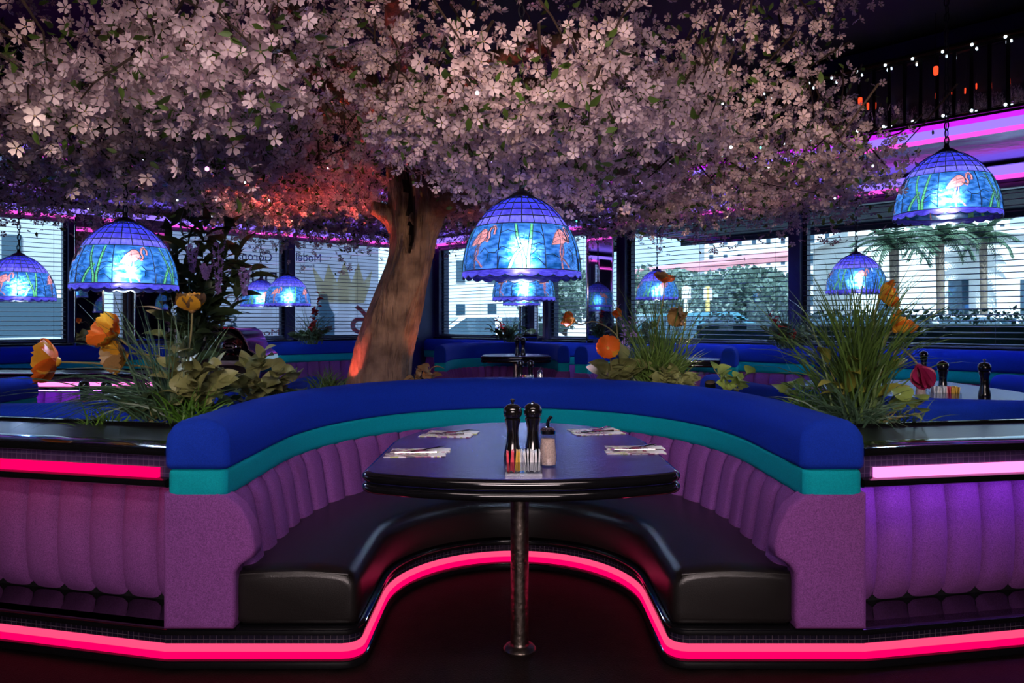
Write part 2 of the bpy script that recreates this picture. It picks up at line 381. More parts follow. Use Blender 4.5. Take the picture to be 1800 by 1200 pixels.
neon_cove('neon_cove', inner, DL, -NL, 12, SOFF - 0.005, 'higher violet light cove glimpsed through blossoms at upper left', True)

def fascia(o, d, n_in, length, label, count):
    e = thing('mirror_fascia', None, label, 'mirror panel', M=frame_m(o, d, n_in))
    m = MB(); m.box((length / 2, -0.0, 2.93), (length, 0.02, 0.56)); m.build('backing', M_['matte'], e, flat=True)
    s = MB(); s.box((0, 0, 0), (0.088, 0.006, 0.46), bev=0.002); me = s.mesh('mirror_strip', M_['mirror'])
    for i in range(count):
        x = length - 0.06 - i * 0.112
        link('mirror_strip', me, e, Matrix.Translation((x, 0.022, 2.915)) @ Matrix.Rotation(random.uniform(-0.07, 0.07), 4, 'Z') @ Matrix.Rotation(random.uniform(-0.05, 0.05), 4, 'X'))
    for z in (2.672, 3.17):
        m = MB(); m.box((length / 2, 0.03, z), (length, 0.05, 0.02), bev=0.004); m.build('rail', mat('rail_brass', (0.16, 0.09, 0.05), 0.3, metal=0.8) if z > 3 else M_['gloss'], e)
    return e
fas = fascia(inner, DR, -NR, 9.0, 'dark fascia of narrow mirror strips at the upper right', 58)
m = MB(); m.lathe([(0, -0.011), (0.008, -0.008), (0.011, 0), (0.008, 0.008), (0, 0.011)], 8); me_b = m.mesh('bulb', emis('string_bulb', (0.75, 0.9, 1.0), 3.0))
for z, lab in ((2.69, 'string of small white bulbs along the lower rail of the mirrored fascia'), (3.155, 'string of small white bulbs along the upper rail of the mirrored fascia')):
    e = thing('string_light', None, lab, 'string light', 'string lights on the fascia', M=frame_m(inner, DR, -NR))
    mm = MB(); mm.tube([(3, 0.062, z), (9.0, 0.062, z)], 0.0025, 4); mm.build('wire', M_['matte'], e)
    for i in range(30): link('bulb', me_b, e, Matrix.Translation((9.0 - 0.08 - i * 0.2 + random.uniform(-.01, .01), 0.064, z)))
M_['red_glow'] = emis('red_reflection_glow', (1.0, 0.05, 0.015), 2.2)  # red reflections in the mirror strips, made as small glowing bodies
for px, py, Y, lab in ((1645, 124, 5.25, 'red mirror reflection built as a small glow below the upper string of bulbs'), (1512, 178, 5.85, 'red mirror reflection built as a small glow at the right edge of the blossom')):
    e = thing('red_reflection', P(px, py, Y), lab, 'mirror reflection', 'red reflections by the fascia')
    m = MB(); m.lathe([(0.012, -0.03), (0.015, -0.02), (0.016, 0.02), (0.012, 0.028)], 10); m.build('glass', M_['red_glow'], e)
    m = MB(); m.lathe([(0.013, 0.028), (0.018, 0.034), (0.006, 0.044)], 10); m.tube([(0, 0, 0.04), (0, 0, 0.6)], 0.002, 4); m.build('cap', M_['matte'], e)

# ------------------------------------------------------------------ booths
def u_table(a, ys, b, off=0.0, ns=6, ne=40):
    """points and outward normals of a U: straight arms at x=-a, +a from y=0 to ys, closed by half an ellipse"""
    out = []
    for i in range(ns): out.append((Vector((-a, ys * i / ns, 0)), Vector((-1, 0, 0))))
    for i in range(ne + 1):
        t = PI - PI * i / ne; p = Vector((a * math.cos(t), ys + b * math.sin(t), 0)); n = Vector((math.cos(t) / a, math.sin(t) / b, 0)).normalized(); out.append((p, n))
    for i in range(ns): out.append((Vector((a, ys * (1 - (i + 1) / ns), 0)), Vector((1, 0, 0))))
    return [(p + n * off, n) for p, n in out]
def rrect(n0, n1, z0, z1, r_top, r_bot, k=5):
    pts = []
    for cx, cz, a0, r in ((n0 + r_bot, z0 + r_bot, PI, r_bot), (n1 - r_bot, z0 + r_bot, 1.5 * PI, r_bot), (n1 - r_top, z1 - r_top, 0, r_top), (n0 + r_top, z1 - r_top, 0.5 * PI, r_top)):
        for i in range(k): a = a0 + PI / 2 * i / (k - 1); pts.append((cx + r * math.cos(a), cz + r * math.sin(a)))
    return pts
def sweep_u(tab, prof, r_end=0.03, y_ext=0.0):
    cn = sum(p[0] for p in prof) / len(prof); cz = sum(p[1] for p in prof) / len(prof)
    w = max(p[0] for p in prof) - min(p[0] for p in prof)
    def ring(p, n, k): return [(p.x + n.x * (cn + (a - cn) * k), p.y + n.y * (cn + (a - cn) * k), cz + (z - cz) * k) for a, z in prof]
    rings = []
    p0, n0 = tab[0]; p1, n1 = tab[-1]
    for i in range(4):
        a = PI / 2 * i / 3; rings.append(ring(p0 + Vector((0, -y_ext - r_end * math.cos(a) + r_end, 0)) - Vector((0, r_end, 0)), n0, 1 - 2 * r_end * (1 - math.sin(a)) / w))
    for p, n in tab: rings.append(ring(p, n, 1))
    for i in range(3, -1, -1):
        a = PI / 2 * i / 3; rings.append(ring(p1 + Vector((0, -y_ext - r_end * math.cos(a), 0)), n1, 1 - 2 * r_end * (1 - math.sin(a)) / w))
    return MB().loft(rings)
def path_norm(pts):
    out = []
    for i, p in enumerate(pts):
        a = (pts[i] - pts[i - 1]).normalized() if i > 0 else (pts[1] - pts[0]).normalized()
        b = (pts[i + 1] - pts[i]).normalized() if i < len(pts) - 1 else a
        t = (a + b).normalized(); n = Vector((t.y, -t.x, 0)); out.append((p, n / max(0.5, n.dot(Vector((a.y, -a.x, 0))))))
    return out
def sweep_path(pts, prof, closed=True):
    """pts run left to right, the profile's first number points to the right hand side (towards the viewer)"""
    pn = path_norm(pts); s = [0.0]
    for i in range(1, len(pts)): s.append(s[-1] + (pts[i] - pts[i - 1]).length)
    q = [0.0]
    for i in range(1, len(prof) + 1): q.append(q[-1] + math.hypot(prof[i % len(prof)][0] - prof[i - 1][0], prof[i % len(prof)][1] - prof[i - 1][1]))
    rings = [[(p.x + n.x * d, p.y + n.y * d, z) for d, z in prof] for p, n in pn]
    return MB().loft(rings, closed=closed, uvs=lambda i, k: (s[i], q[k]))
BULL = lambda d0, d1, z0, z1: [(d0, z0), (d1 - (z1 - z0) * .4, z0), (d1 - (z1 - z0) * .1, z0 + (z1 - z0) * .15), (d1, (z0 + z1) / 2), (d1 - (z1 - z0) * .1, z1 - (z1 - z0) * .15), (d1 - (z1 - z0) * .4, z1), (d0, z1)]
def base_courses(pts, parent, neon=True):
    sweep_path(pts, BULL(-0.05, 0.014, 0.114, 0.142)).build('ledge_trim', M_['gloss'], parent)
    sweep_path(pts, [(-0.03, 0.086), (0.0, 0.086), (0.0, 0.114), (-0.03, 0.114)]).build('tile_band', M_['tile'], parent)
    if neon:
        n = sweep_path(pts, [(-0.02, 0.062), (0.010, 0.062), (0.004, 0.086), (-0.02, 0.086)]).build('neon_strip', M_['pink_soft'], parent)
        sweep_path(pts, [(-0.02, 0.038), (0.013, 0.038), (0.0105, 0.0615), (-0.02, 0.0615)]).build('neon_lower_edge', M_['pink_deep'], n)
    sweep_path(pts, BULL(-0.05, 0.022, 0.001, 0.037)).build('kick_trim', M_['gloss'], parent)

BOOTH_Y = 2.62
A0, YS, B0 = 1.02, 0.58, 1.27
def make_booth(label, group, end_panels=True):
    e = thing('curved_booth', (0, 0, 0), label, 'booth', group)
    tab = u_table(A0, YS, B0)
    sweep_u(tab, rrect(-0.035, 0.185, 0.69, 0.865, 0.085, 0.02), 0.035).build('top_roll', M_['velvet_blue'], e)
    sweep_u(tab, rrect(-0.028, 0.175, 0.585, 0.692, 0.015, 0.03), 0.03, -0.002).build('teal_band', M_['velvet_teal'], e)
    sweep_u(u_table(A0, YS, B0), [(0.02, 0.145), (0.17, 0.145), (0.17, 0.60), (0.02, 0.60)], 0.002, -0.035).build('back_shell', M_['velvet_purple'], e)
    # channels of the back cushion
    dense = u_table(A0, YS, B0, ns=60, ne=200); cum = [0.0]
    for i in range(1, len(dense)): cum.append(cum[-1] + (dense[i][0] - dense[i - 1][0]).length)
    def at(s):
        i = int(np.searchsorted(cum, min(max(s, 0), cum[-1] - 1e-6))); i = max(1, i); k = (s - cum[i - 1]) / (cum[i] - cum[i - 1] + 1e-9)
        return dense[i - 1][0].lerp(dense[i][0], k), dense[i - 1][1].lerp(dense[i][1], k).normalized()
    n_ch = 29; s0, s1 = 0.07, cum[-1] - 0.07; w = (s1 - s0) / n_ch
    for c in range(n_ch):
        rows = []
        for j in range(10):
            v = j / 9; z = 0.29 + 0.315 * v; row = []
            for i in range(9):
                u = i / 8; p, n = at(s0 + w * (c + 0.015 + 0.97 * u))
                arch = max(0.0, 1 - abs(2 * u - 1) ** 3.2) ** 0.5
                topv = max(0.0, (v - 0.78) / 0.22); lift = (1 - topv ** 2.2)
                d = -0.004 - 0.055 * (1 - v) * 1.0 - 0.040 * arch * max(0.15, lift)
                row.append((p.x + n.x * d, p.y + n.y * d, z - 0.02 * (1 - arch) * topv))
            rows.append(row)
        m = MB().loft(rows, closed=False); m.build('back_channel', M_['velvet_purple'], e, angle=70)
    if end_panels:
        for sx in (-1, 1):
            pl = [(-1.205, 0.146), (-0.965, 0.146), (-0.958, 0.18), (-0.958, 0.34), (-0.94, 0.365), (-0.895, 0.395), (-0.888, 0.43), (-0.905, 0.50), (-0.94, 0.565), (-0.985, 0.60), (-1.02, 0.612), (-1.205, 0.612)]
            b = bmesh.new(); vs_ = [b.verts.new((sx * -x if sx > 0 else x, -0.035, z)) for x, z in pl]
            f = b.faces.new(vs_); r = bmesh.ops.extrude_face_region(b, geom=[f]); bmesh.ops.translate(b, verts=[v for v in r['geom'] if isinstance(v, bmesh.types.BMVert)], vec=(0, 0.075, 0))
            bmesh.ops.recalc_face_normals(b, faces=b.faces)
            ed = [x for x in b.edges if all(abs(v.co.y + 0.035) < 1e-5 for v in x.verts)]
            bmesh.ops.bevel(b, geom=ed, offset=0.018, segments=3, profile=0.5, affect='EDGES')
            mm = MB(); b.verts.index_update(); mm.add([v.co[:] for v in b.verts], [tuple(v.index for v in q.verts) for q in b.faces]); b.free()
            mm.build('end_panel', M_['velvet_purple'], e, angle=50)
    # seat cushion lofted between the knee line and the back
    ti = u_table(0.545, 0.50, 0.56, 0.0); to = u_table(A0, YS, B0, -0.045)
    def seat_ring(pi, po, inset, yy):
        d = (po - pi); L = d.length; d.normalize(); rr = []
        for q, z in ((0.03, 0.146), (0.004, 0.152), (0.0, 0.18), (0.0, 0.27), (0.008, 0.302), (0.03, 0.323), (0.07, 0.333), (L * 0.4, 0.342), (L * 0.75, 0.338), (L - 0.01, 0.33), (L, 0.30), (L, 0.16), (L - 0.03, 0.146)):
            q2 = inset + q * (L - 2 * inset) / L if L > 0 else q; z2 = z - inset * (z - 0.24) / 0.1 * 0.9
            rr.append((pi.x + d.x * q2, pi.y + d.y * q2 + yy, z2))
        return rr
    rings = []
    for k, ins, yy in ((0, 0.030, 0.0), (0, 0.012, 0.004), (0, 0.0, 0.022)): rings.append(seat_ring(ti[0][0], to[0][0], ins, yy))
    for k in range(1, len(ti) - 1): rings.append(seat_ring(ti[k][0], to[k][0], 0.0, 0.0))
    for k, ins, yy in ((0, 0.0, 0.022), (0, 0.012, 0.004), (0, 0.030, 0.0)): rings.append(seat_ring(ti[-1][0], to[-1][0], ins, yy))
    MB().loft(rings).build('seat', M_['vinyl'], e, angle=60)
    sm = MB()
    for tA, tB in ((ti[0][0], to[0][0]), (ti[-1][0], to[-1][0])):
        sm.tube([tA.lerp(tB, q) + Vector((0, 0.008, 0.318 + 0.012 * math.sin(PI * q))) for q in (0.08, 0.3, 0.5, 0.7, 0.95)], 0.004, 6)
    sm.build('seat_piping', M_['vinyl'], e)
    # plinth with tile, neon and lacquer trims
    pts = [Vector((-1.21, 0, 0)), Vector((-0.9, 0, 0)), Vector((-0.60, 0, 0))]
    for i in range(1, 5): a = PI / 2 * i / 4; pts.append(Vector((-0.60 + 0.06 * math.sin(a), 0.06 - 0.06 * math.cos(a), 0)))
    arc = [p for p, n in u_table(0.54, 0.50, 0.56, 0.0, ns=5, ne=32) if p.y > 0.09]
    pts += arc + [Vector((-q.x, q.y, 0)) for q in pts[::-1]]
    base_courses(pts, e)
    cr = [[(p.x, p.y, 0.005), (q.x, q.y, 0.005), (q.x, q.y, 0.14), (p.x, p.y, 0.14)] for (p, _), (q, _) in zip(u_table(0.60, 0.50, 0.56), u_table(A0, YS, B0, 0.15))]
    MB().loft([[(x, max(y, 0.06), z) for x, y, z in r] for r in cr]).build('plinth', M_['matte'], e)
    return e
booth = make_booth('large curved booth in front with blue roll, teal band and black seat', 'curved booths')
place(booth, (0.01, BOOTH_Y, 0))

# ------------------------------------------------------------------ planter walls either side of the booth
def planter_wall(label, sgn, length, neon_up, n_ch, neon_gap, tile, ang=0.0, under=None):
    tg = math.tan(ang)
    def slab(y0, y1, z0, z1, nm, mt):
        x0 = lambda y: sgn * (max(0.0, y) * tg + 0.004)
        MB().prism([(x0(y0), y0), (sgn * length, y0), (sgn * length, y1), (x0(y1), y1)], z0, z1).build(nm, mt, e, flat=True)
    e = thing('planter_wall', (0, 0, 0), label, 'planter wall', 'low planter walls')
    def line(x0, x1): return [Vector((x, 0, 0)) for x in (sorted((sgn * x0, sgn * x1)))]
    base_courses(line(0.0, length), e)
    full = line(0.0, length)
    def sw(x0, x1, prof, nm, mt, dy=0.0, par=None): return sweep_path(line(x0, x1), [(d - dy, z) for d, z in prof]).build(nm, mt, par or e)
    slab(0.0, 0.22, 0.134, 0.142, 'ledge', M_['gloss']); slab(0.22, 0.64, 0.005, 0.725, 'core', M_['matte'])
    w = 0.149
    for c in range(n_ch):
        x0 = 0.045 + c * w; rows = []
        for j in range(11):
            v = j / 10; z = 0.146 + 0.485 * v; row = []
            for i in range(9):
                u = i / 8; arch = max(0.0, 1 - abs(2 * u - 1) ** 3.0) ** 0.5
                bot = max(0.0, (0.16 - v) / 0.16); k = (1 - bot ** 2) ** 0.5
                row.append((sgn * (x0 + w * (0.012 + 0.976 * u)), 0.215 - 0.045 * arch * k - 0.02 * k * math.sin(PI * min(1, v * 1.1)), z + 0.020 * (1 - arch) * bot))
            rows.append(row)
        MB().loft(rows, closed=False).build('front_channel', M_['velvet_purple'], e, angle=70)
    m = MB(); m.box((sgn * 0.018, 0.19, 0.385), (0.03, 0.06, 0.48), bev=0.008); m.build('end_strip', M_['velvet_blue'], e)
    sw(0, length, BULL(-0.12, 0.012, 0.624, 0.655), 'lower_nosing', M_['gloss'])
    sw(0.02, length, [(-0.09, 0.615), (-0.05, 0.615), (-0.05, 0.6235), (-0.09, 0.6235)], 'under_light', under)
    slab(0.03, 0.22, 0.656, 0.732, 'band_core', M_['matte'])
    sw(0, length, [(-0.03, 0.656), (-0.022, 0.656), (-0.022, 0.732), (-0.03, 0.732)], 'tile_band', M_[tile])
    sw(neon_gap, length, [(-0.03, 0.656), (-0.004, 0.656), (-0.010, 0.690), (-0.03, 0.690)], 'neon_strip', M_[neon_up])
    sw(0, length, BULL(-0.12, 0.014, 0.732, 0.766), 'upper_nosing', M_['gloss'])
    slab(0.004, 0.45, 0.738, 0.7655, 'counter', M_['counter']); slab(0.45, 0.468, 0.738, 0.778, 'curb', M_['gloss']); slab(0.468, 0.66, 0.72, 0.75, 'soil_bed', M_['soil'])
    return e
pwL = planter_wall('planter wall left of the front booth with red neon band', -1, 2.6, 'pink_deep', 17, 0.045, 'tile_violet', math.radians(14.0), emis('under_light_red', (1.0, 0.02, 0.12), 2.4))
place(pwL, (-1.195, BOOTH_Y, 0), -math.radians(14.0))
pwR = planter_wall('planter wall right of the front booth with bright pink neon band', 1, 2.6, 'pink_hot', 17, 0.055, 'tile_violet', math.radians(10.7), emis('under_light_violet', (0.38, 0.12, 1.0), 16.0))
place(pwR, (1.215, BOOTH_Y, 0), math.radians(10.7))

# ------------------------------------------------------------------ table and what stands on it
def table_outline(k=0.0):
    pts = []; hw = 0.478 + k
    for i in range(9):            # bowed front edge
        x = -0.43 + 0.86 * i / 8; pts.append((x, -0.525 - k - 0.10 * (1 - (x / 0.43) ** 2) * 0.95))
    c = (0.413, -0.46); r = 0.065 + k
    for i in range(1, 6): a = -PI / 2 + 0.25 + (PI / 2 - 0.25) * i / 5; pts.append((c[0] + r * math.cos(a), c[1] + r * math.sin(a)))
    for i in range(1, 26): a = PI * i / 26; pts.append((hw * math.copysign(abs(math.cos(a)) ** 0.85, math.cos(a)), 0.0 + (0.62 + k) * math.sin(a)))
    for i in range(0, 5): a = PI + (PI / 2 - 0.25) * i / 5; pts.append((-c[0] + r * math.cos(a), c[1] + r * math.sin(a)))
    return pts
def make_table(label, group):
    e = thing('booth_table', (0, 0, 0), label, 'table', group)
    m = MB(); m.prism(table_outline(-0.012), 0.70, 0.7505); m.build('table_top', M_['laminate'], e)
    rib = []
    for z0, z1 in ((0.686, 0.716), (0.718, 0.7495)):
        for j in range(7):
            a = -PI / 2 + PI * j / 6; rib.append((0.018 * math.cos(a) - 0.012, (z0 + z1) / 2 + (z1 - z0) / 2 * math.sin(a)))
    ols = [table_outline(k) for k, z in rib]
    rings = [[(ols[j][i][0], ols[j][i][1], rib[j][1]) for j in range(len(rib))] for i in range(len(ols[0]))]; rings.append(rings[0])
    MB().loft(rings, closed=False).build('table_edge', M_['gloss'], e, angle=60)
    m = MB(); m.prism(table_outline(-0.02), 0.684, 0.699); m.build('underside', M_['matte'], e)
    m = MB(); m.lathe([(0.033, 0.01), (0.033, 0.685)], 24); m.build('pole', M_['pole'], e)
    m = MB(); m.lathe([(0.058, 0.001), (0.060, 0.008), (0.052, 0.018), (0.036, 0.022), (0.034, 0.03)], 28); m.build('floor_flange', M_['pole'], e)
    m = MB(); m.lathe([(0.034, 0.66), (0.10, 0.672), (0.10, 0.683)], 20); m.build('top_bracket', M_['matte'], e)
    return e
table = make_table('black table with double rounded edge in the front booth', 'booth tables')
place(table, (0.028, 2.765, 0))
TT = 0.751

M_['mill'] = mat('mill_black', (0.006, 0.005, 0.005), 0.14, spec=0.6, coat=0.5)
M_['glass'] = clear('clear_glass', (0.93, 0.95, 0.97), 0.14, 0.03)
def make_mill(knob):
    e = thing('pepper_mill', (0, 0, 0), 'x', 'pepper mill', 'pepper and salt mills')
    m = MB(); m.lathe([(0.0, 0), (0.028, 0), (0.029, 0.012), (0.027, 0.03), (0.021, 0.055), (0.0185, 0.085), (0.020, 0.11), (0.025, 0.128), (0.0265, 0.134), (0.022, 0.139)], 24); m.build('body', M_['mill'], e)
    m = MB(); m.lathe([(0.021, 0.139), (0.026, 0.141), (0.030, 0.150), (0.0305, 0.160), (0.027, 0.172), (0.017, 0.181), (0.006, 0.184), (0, 0.184)], 24); m.build('head', M_['mill'], e)
    m = MB()
    if knob: m.lathe([(0.004, 0.183), (0.004, 0.189), (0.0075, 0.192), (0.0075, 0.197), (0.004, 0.200), (0, 0.200)], 12)
    else: m.lathe([(0.007, 0.1835), (0.007, 0.187), (0, 0.188)], 12)
    m.build('knob', M_['chrome'], e); return e
PACK = [mat('packet_%d' % i, c, 0.6, var=(60, 0.12)) for i, c in enumerate([(0.75, 0.05, 0.09), (0.72, 0.42, 0.05), (0.72, 0.72, 0.74), (0.85, 0.45, 0.5)])]
def make_caddy(order):
    e = thing('sugar_caddy', (0, 0, 0), 'x', 'sugar caddy', 'sugar packet caddies')
    m = MB(); w, d, h, t = 0.105, 0.062, 0.040, 0.003
    m.box((0, 0, t), (w, d, 2 * t)); m.box((0, -d / 2, h / 2), (w, t, h)); m.box((0, d / 2, h / 2), (w, t, h)); m.box((-w / 2, 0, h / 2), (t, d, h)); m.box((w / 2, 0, h / 2), (t, d, h))
    m.build('glass_tray', M_['glass'], e, flat=True)
    s = MB(); s.box((0, 0, 0.029), (0.0032, 0.048, 0.056), bev=0.0008)
    x = -0.047
    for mi, cnt in order:
        me = s.mesh('sugar_packet', PACK[mi])
        for i in range(cnt):
            link('sugar_packet', me, e, Matrix.Translation((x, random.uniform(-.002, .002), 0.0075 + random.uniform(0, 0.006))) @ Matrix.Rotation(random.uniform(-0.10, 0.10), 4, 'Y')); x += 0.0039
    return e
M_['sugar'] = mat('sugar', (0.62, 0.45, 0.38), 0.8, var=(300, 0.3))
def make_jar():
    e = thing('sugar_pourer', (0, 0, 0), 'x', 'sugar pourer', 'glass sugar pourers')
    rr = []
    for i in range(32):
        a = 2 * PI * i / 32; k = 1 + 0.05 * (i % 2); rr.append([(r * k * math.cos(a), r * k * math.sin(a), z) for r, z in ((0.019, 0), (0.024, 0.006), (0.025, 0.02), (0.022, 0.05), (0.018, 0.085))])
    rr.append(rr[0]); MB().loft(rr, closed=False).build('jar', M_['glass'], e, angle=20)
    m = MB(); m.lathe([(0, 0.004), (0.020, 0.004), (0.022, 0.02), (0.018, 0.07), (0, 0.072)], 20); m.build('sugar', M_['sugar'], e)
    m = MB(); m.lathe([(0.0205, 0.083), (0.0205, 0.092), (0.014, 0.099), (0.006, 0.102)], 20); m.tube([(0, 0, 0.098), (0, 0, 0.112), (0.004, 0, 0.122), (0.010, 0, 0.128)], [0.005, 0.0045, 0.0045, 0.004], 8); m.build('spout_lid', M_['chrome'], e)
    return e
mill_k = make_mill(True); mill_s = make_mill(False); caddy = make_caddy([(0, 6), (1, 4), (2, 15)]); jar = make_jar()
place(mill_k, (0.002, 2.44, TT)); mill_k['label'] = 'black pepper mill with silver knob on the front table'
place(mill_s, (0.068, 2.47, TT)); mill_s['label'] = 'black salt mill with plain domed top on the front table'
place(caddy, (0.034, 2.23, TT)); caddy['label'] = 'glass caddy of red, yellow and white packets on the front table'
place(jar, (0.112, 2.36, TT), 0, (1.2, 1.2, 1.2)); jar['label'] = 'ribbed glass sugar pourer beside the mills on the front table'

def print_mat(name, seed):
    m, nt, b, out = nodes(name); N = nt.nodes; L = nt.links
    tc = N.new('ShaderNodeTexCoord'); mp = N.new('ShaderNodeMapping'); mp.inputs['Location'].default_value = (seed, seed * 2, 0); mp.inputs['Scale'].default_value = (18, 30, 1)
    n = N.new('ShaderNodeTexNoise'); n.inputs['Scale'].default_value = 1.1; n.inputs['Detail'].default_value = 3
    r = N.new('ShaderNodeValToRGB'); el = r.color_ramp; el.interpolation = 'CONSTANT'
    for pos, c in ((0.0, (0.55, 0.5, 0.6)), (0.34, (0.02, 0.02, 0.03)), (0.42, (0.28, 0.03, 0.10)), (0.47, (0.75, 0.72, 0.7)), (0.56, (0.45, 0.50, 0.12)), (0.61, (0.30, 0.06, 0.30)), (0.68, (0.8, 0.78, 0.75))):
        x = el.elements.new(pos); x.color = (*c, 1)
    L.new(tc.outputs['Object'], mp.inputs['Vector']); L.new(mp.outputs['Vector'], n.inputs['Vector']); L.new(n.outputs['Fac'], r.inputs['Fac']); L.new(r.outputs['Color'], b.inputs['Base Color'])
    b.inputs['Roughness'].default_value = 0.35; return m
def place_setting(loc, rz, label, seed):
    e = thing('place_setting', loc, label, 'place setting', 'printed cards with cutlery on the front table', rz)
    for k, y in enumerate((-0.045, 0.045)):
        m = MB(); m.box((0.012 * k, y, 0.0012), (0.205, 0.078, 0.0024), bev=0.0006); m.build('printed_card', print_mat('card_print_%d' % (seed * 2 + k), seed * 3.1 + k), e)
        m = MB(); m.box((0.012 * k + 0.072, y, 0.0028), (0.055, 0.066, 0.0008)); m.build('white_panel', M_['white'], e)
    m = MB(); m.tube([(-0.02, -0.02, 0.007), (0.03, 0.02, 0.009), (0.075, 0.055, 0.010)], [0.0035, 0.003, 0.005], 6)
    for q in range(3): m.tube([(0.072 + q * .003, 0.054 - q * .003, 0.010), (0.088 + q * .003, 0.068 - q * .003, 0.011)], 0.0013, 4)
    m.build('fork', M_['chrome'], e)
    m = MB(); m.tube([(-0.07, -0.03, 0.006), (0.0, -0.035, 0.007), (0.07, -0.03, 0.006)], [0.003, 0.003, 0.006], 6); m.build('knife', M_['chrome'], e)
    m = MB(); m.lathe([(0, 0.012), (0.018, 0.010), (0.024, 0.004), (0.022, 0.002)], 14, M=Matrix.Translation((0.01, 0.0, 0.0))); m.build('coaster', mat('coaster_wine', (0.16, 0.02, 0.06), 0.5), e)
for (px, py), rz, seed, lab in (((788, 763), -0.12, 1, 'printed card and cutlery at the far left of the front table'), ((732, 796), 0.05, 2, 'printed card and cutlery at the near left of the front table'),
                                ((1045, 759), 0.25, 3, 'printed card and cutlery at the far right of the front table'), ((1113, 791), 0.0, 4, 'printed card and cutlery at the near right of the front table')):
    Y = (EYE - TT) * F / (py - CY); place_setting(((px - CX) / F * Y, Y, TT), rz, lab, seed)

# ------------------------------------------------------------------ hanging lamps of leaded glass
G = dict(up=[stained('glass_violet_%d' % i, c, 0.30, (8, 8, 3)) for i, c in enumerate([(0.015, 0.02, 0.40), (0.02, 0.022, 0.40), (0.045, 0.035, 0.42), (0.08, 0.055, 0.44), (0.13, 0.09, 0.46)])],
         sky=stained('glass_teal', (0.010, 0.105, 0.30), 0.5, (4, 4, 9)), rim=stained('glass_rim', (0.06, 0.035, 0.36), 0.3),
         pink=stained('glass_pink', (0.70, 0.20, 0.16), 0.2), green=stained('glass_green', (0.10, 0.36, 0.11), 0.25))
M_['lead'] = mat('lead_came', (0.006, 0.008, 0.02), 0.4, metal=0.3)
M_['bulb'] = emis('lamp_bulb', (0.55, 0.72, 1.0), 160.0)
PROF_UP = [(0.045, 0.3276), (0.077, 0.314), (0.114, 0.290), (0.144, 0.262), (0.166, 0.235), (0.187, 0.203)]
PROF_SK = [(0.187, 0.203), (0.204, 0.170), (0.217, 0.138), (0.226, 0.105), (0.231, 0.075), (0.234, 0.050), (0.235, 0.028)]
def sk_r(z):
    for (r0, z0), (r1, z1) in zip(PROF_SK, PROF_SK[1:]):
        if z <= z0 and z >= z1: return r0 + (r1 - r0) * (z0 - z) / (z0 - z1)
    return 0.235 if z < 0.1 else 0.187
def on_skirt(u, z, off=0.0):          # u: metres along the skirt at radius .235
    r = sk_r(z) + off; a = -PI / 2 + u / 0.235; return (r * math.cos(a), r * math.sin(a), z)
def flamingo(cx, flip):
    f = -1 if flip else 1; q = lambda x, z: (cx + f * x, z)
    body = [q(-0.062, 0.118), (q(-0.05, 0.140)), q(-0.03, 0.165), q(-0.008, 0.182), q(0.012, 0.184), q(0.026, 0.172), q(0.030, 0.155), q(0.022, 0.138), q(0.004, 0.126), q(-0.018, 0.124), q(-0.04, 0.120)]
    neck = [q(0.018, 0.146), q(0.036, 0.136), q(0.043, 0.150), q(0.036, 0.168), q(0.042, 0.186), q(0.056, 0.192), q(0.066, 0.180), q(0.064, 0.164)]
    leg1 = [q(-0.012, 0.126), q(-0.024, 0.092), q(-0.020, 0.060), q(-0.016, 0.030)]
    leg2 = [q(-0.004, 0.126), q(-0.006, 0.090), q(-0.018, 0.072), q(0.006, 0.052), q(0.022, 0.036)]
    feathers = [[q(-0.055, 0.126), q(-0.02, 0.142), q(0.016, 0.150)], [q(-0.045, 0.145), q(-0.01, 0.158), q(0.02, 0.165)], [q(-0.018, 0.124), q(-0.01, 0.15), q(-0.012, 0.18)]]
    return body, neck, (leg1, leg2), feathers
def bamboo(cx, flip):
    f = -1 if flip else 1; q = lambda x, z: (cx + f * x, z)
    return [([q(-0.045, 0.03), q(-0.034, 0.06), q(-0.016, 0.09), q(0.004, 0.11)], 0.0075), ([q(0.010, 0.03), q(0.010, 0.06), q(0.004, 0.085), q(-0.008, 0.12), q(-0.018, 0.15), q(-0.026, 0.195)], 0.0060),
            ([q(0.024, 0.03), q(0.024, 0.062), q(0.030, 0.10), q(0.036, 0.14), q(0.046, 0.195)], 0.0065)]
def lead_line(m, pts, r=0.0019, off=0.0022):
    out = []
    for a, b in zip(pts, pts[1:]):
        for i in range(4): out.append(on_skirt(a[0] + (b[0] - a[0]) * i / 4, a[1] + (b[1] - a[1]) * i / 4, off))
    out.append(on_skirt(*pts[-1], off)); m.tube(out, r, 4)
CIRC = 2 * PI * 0.235
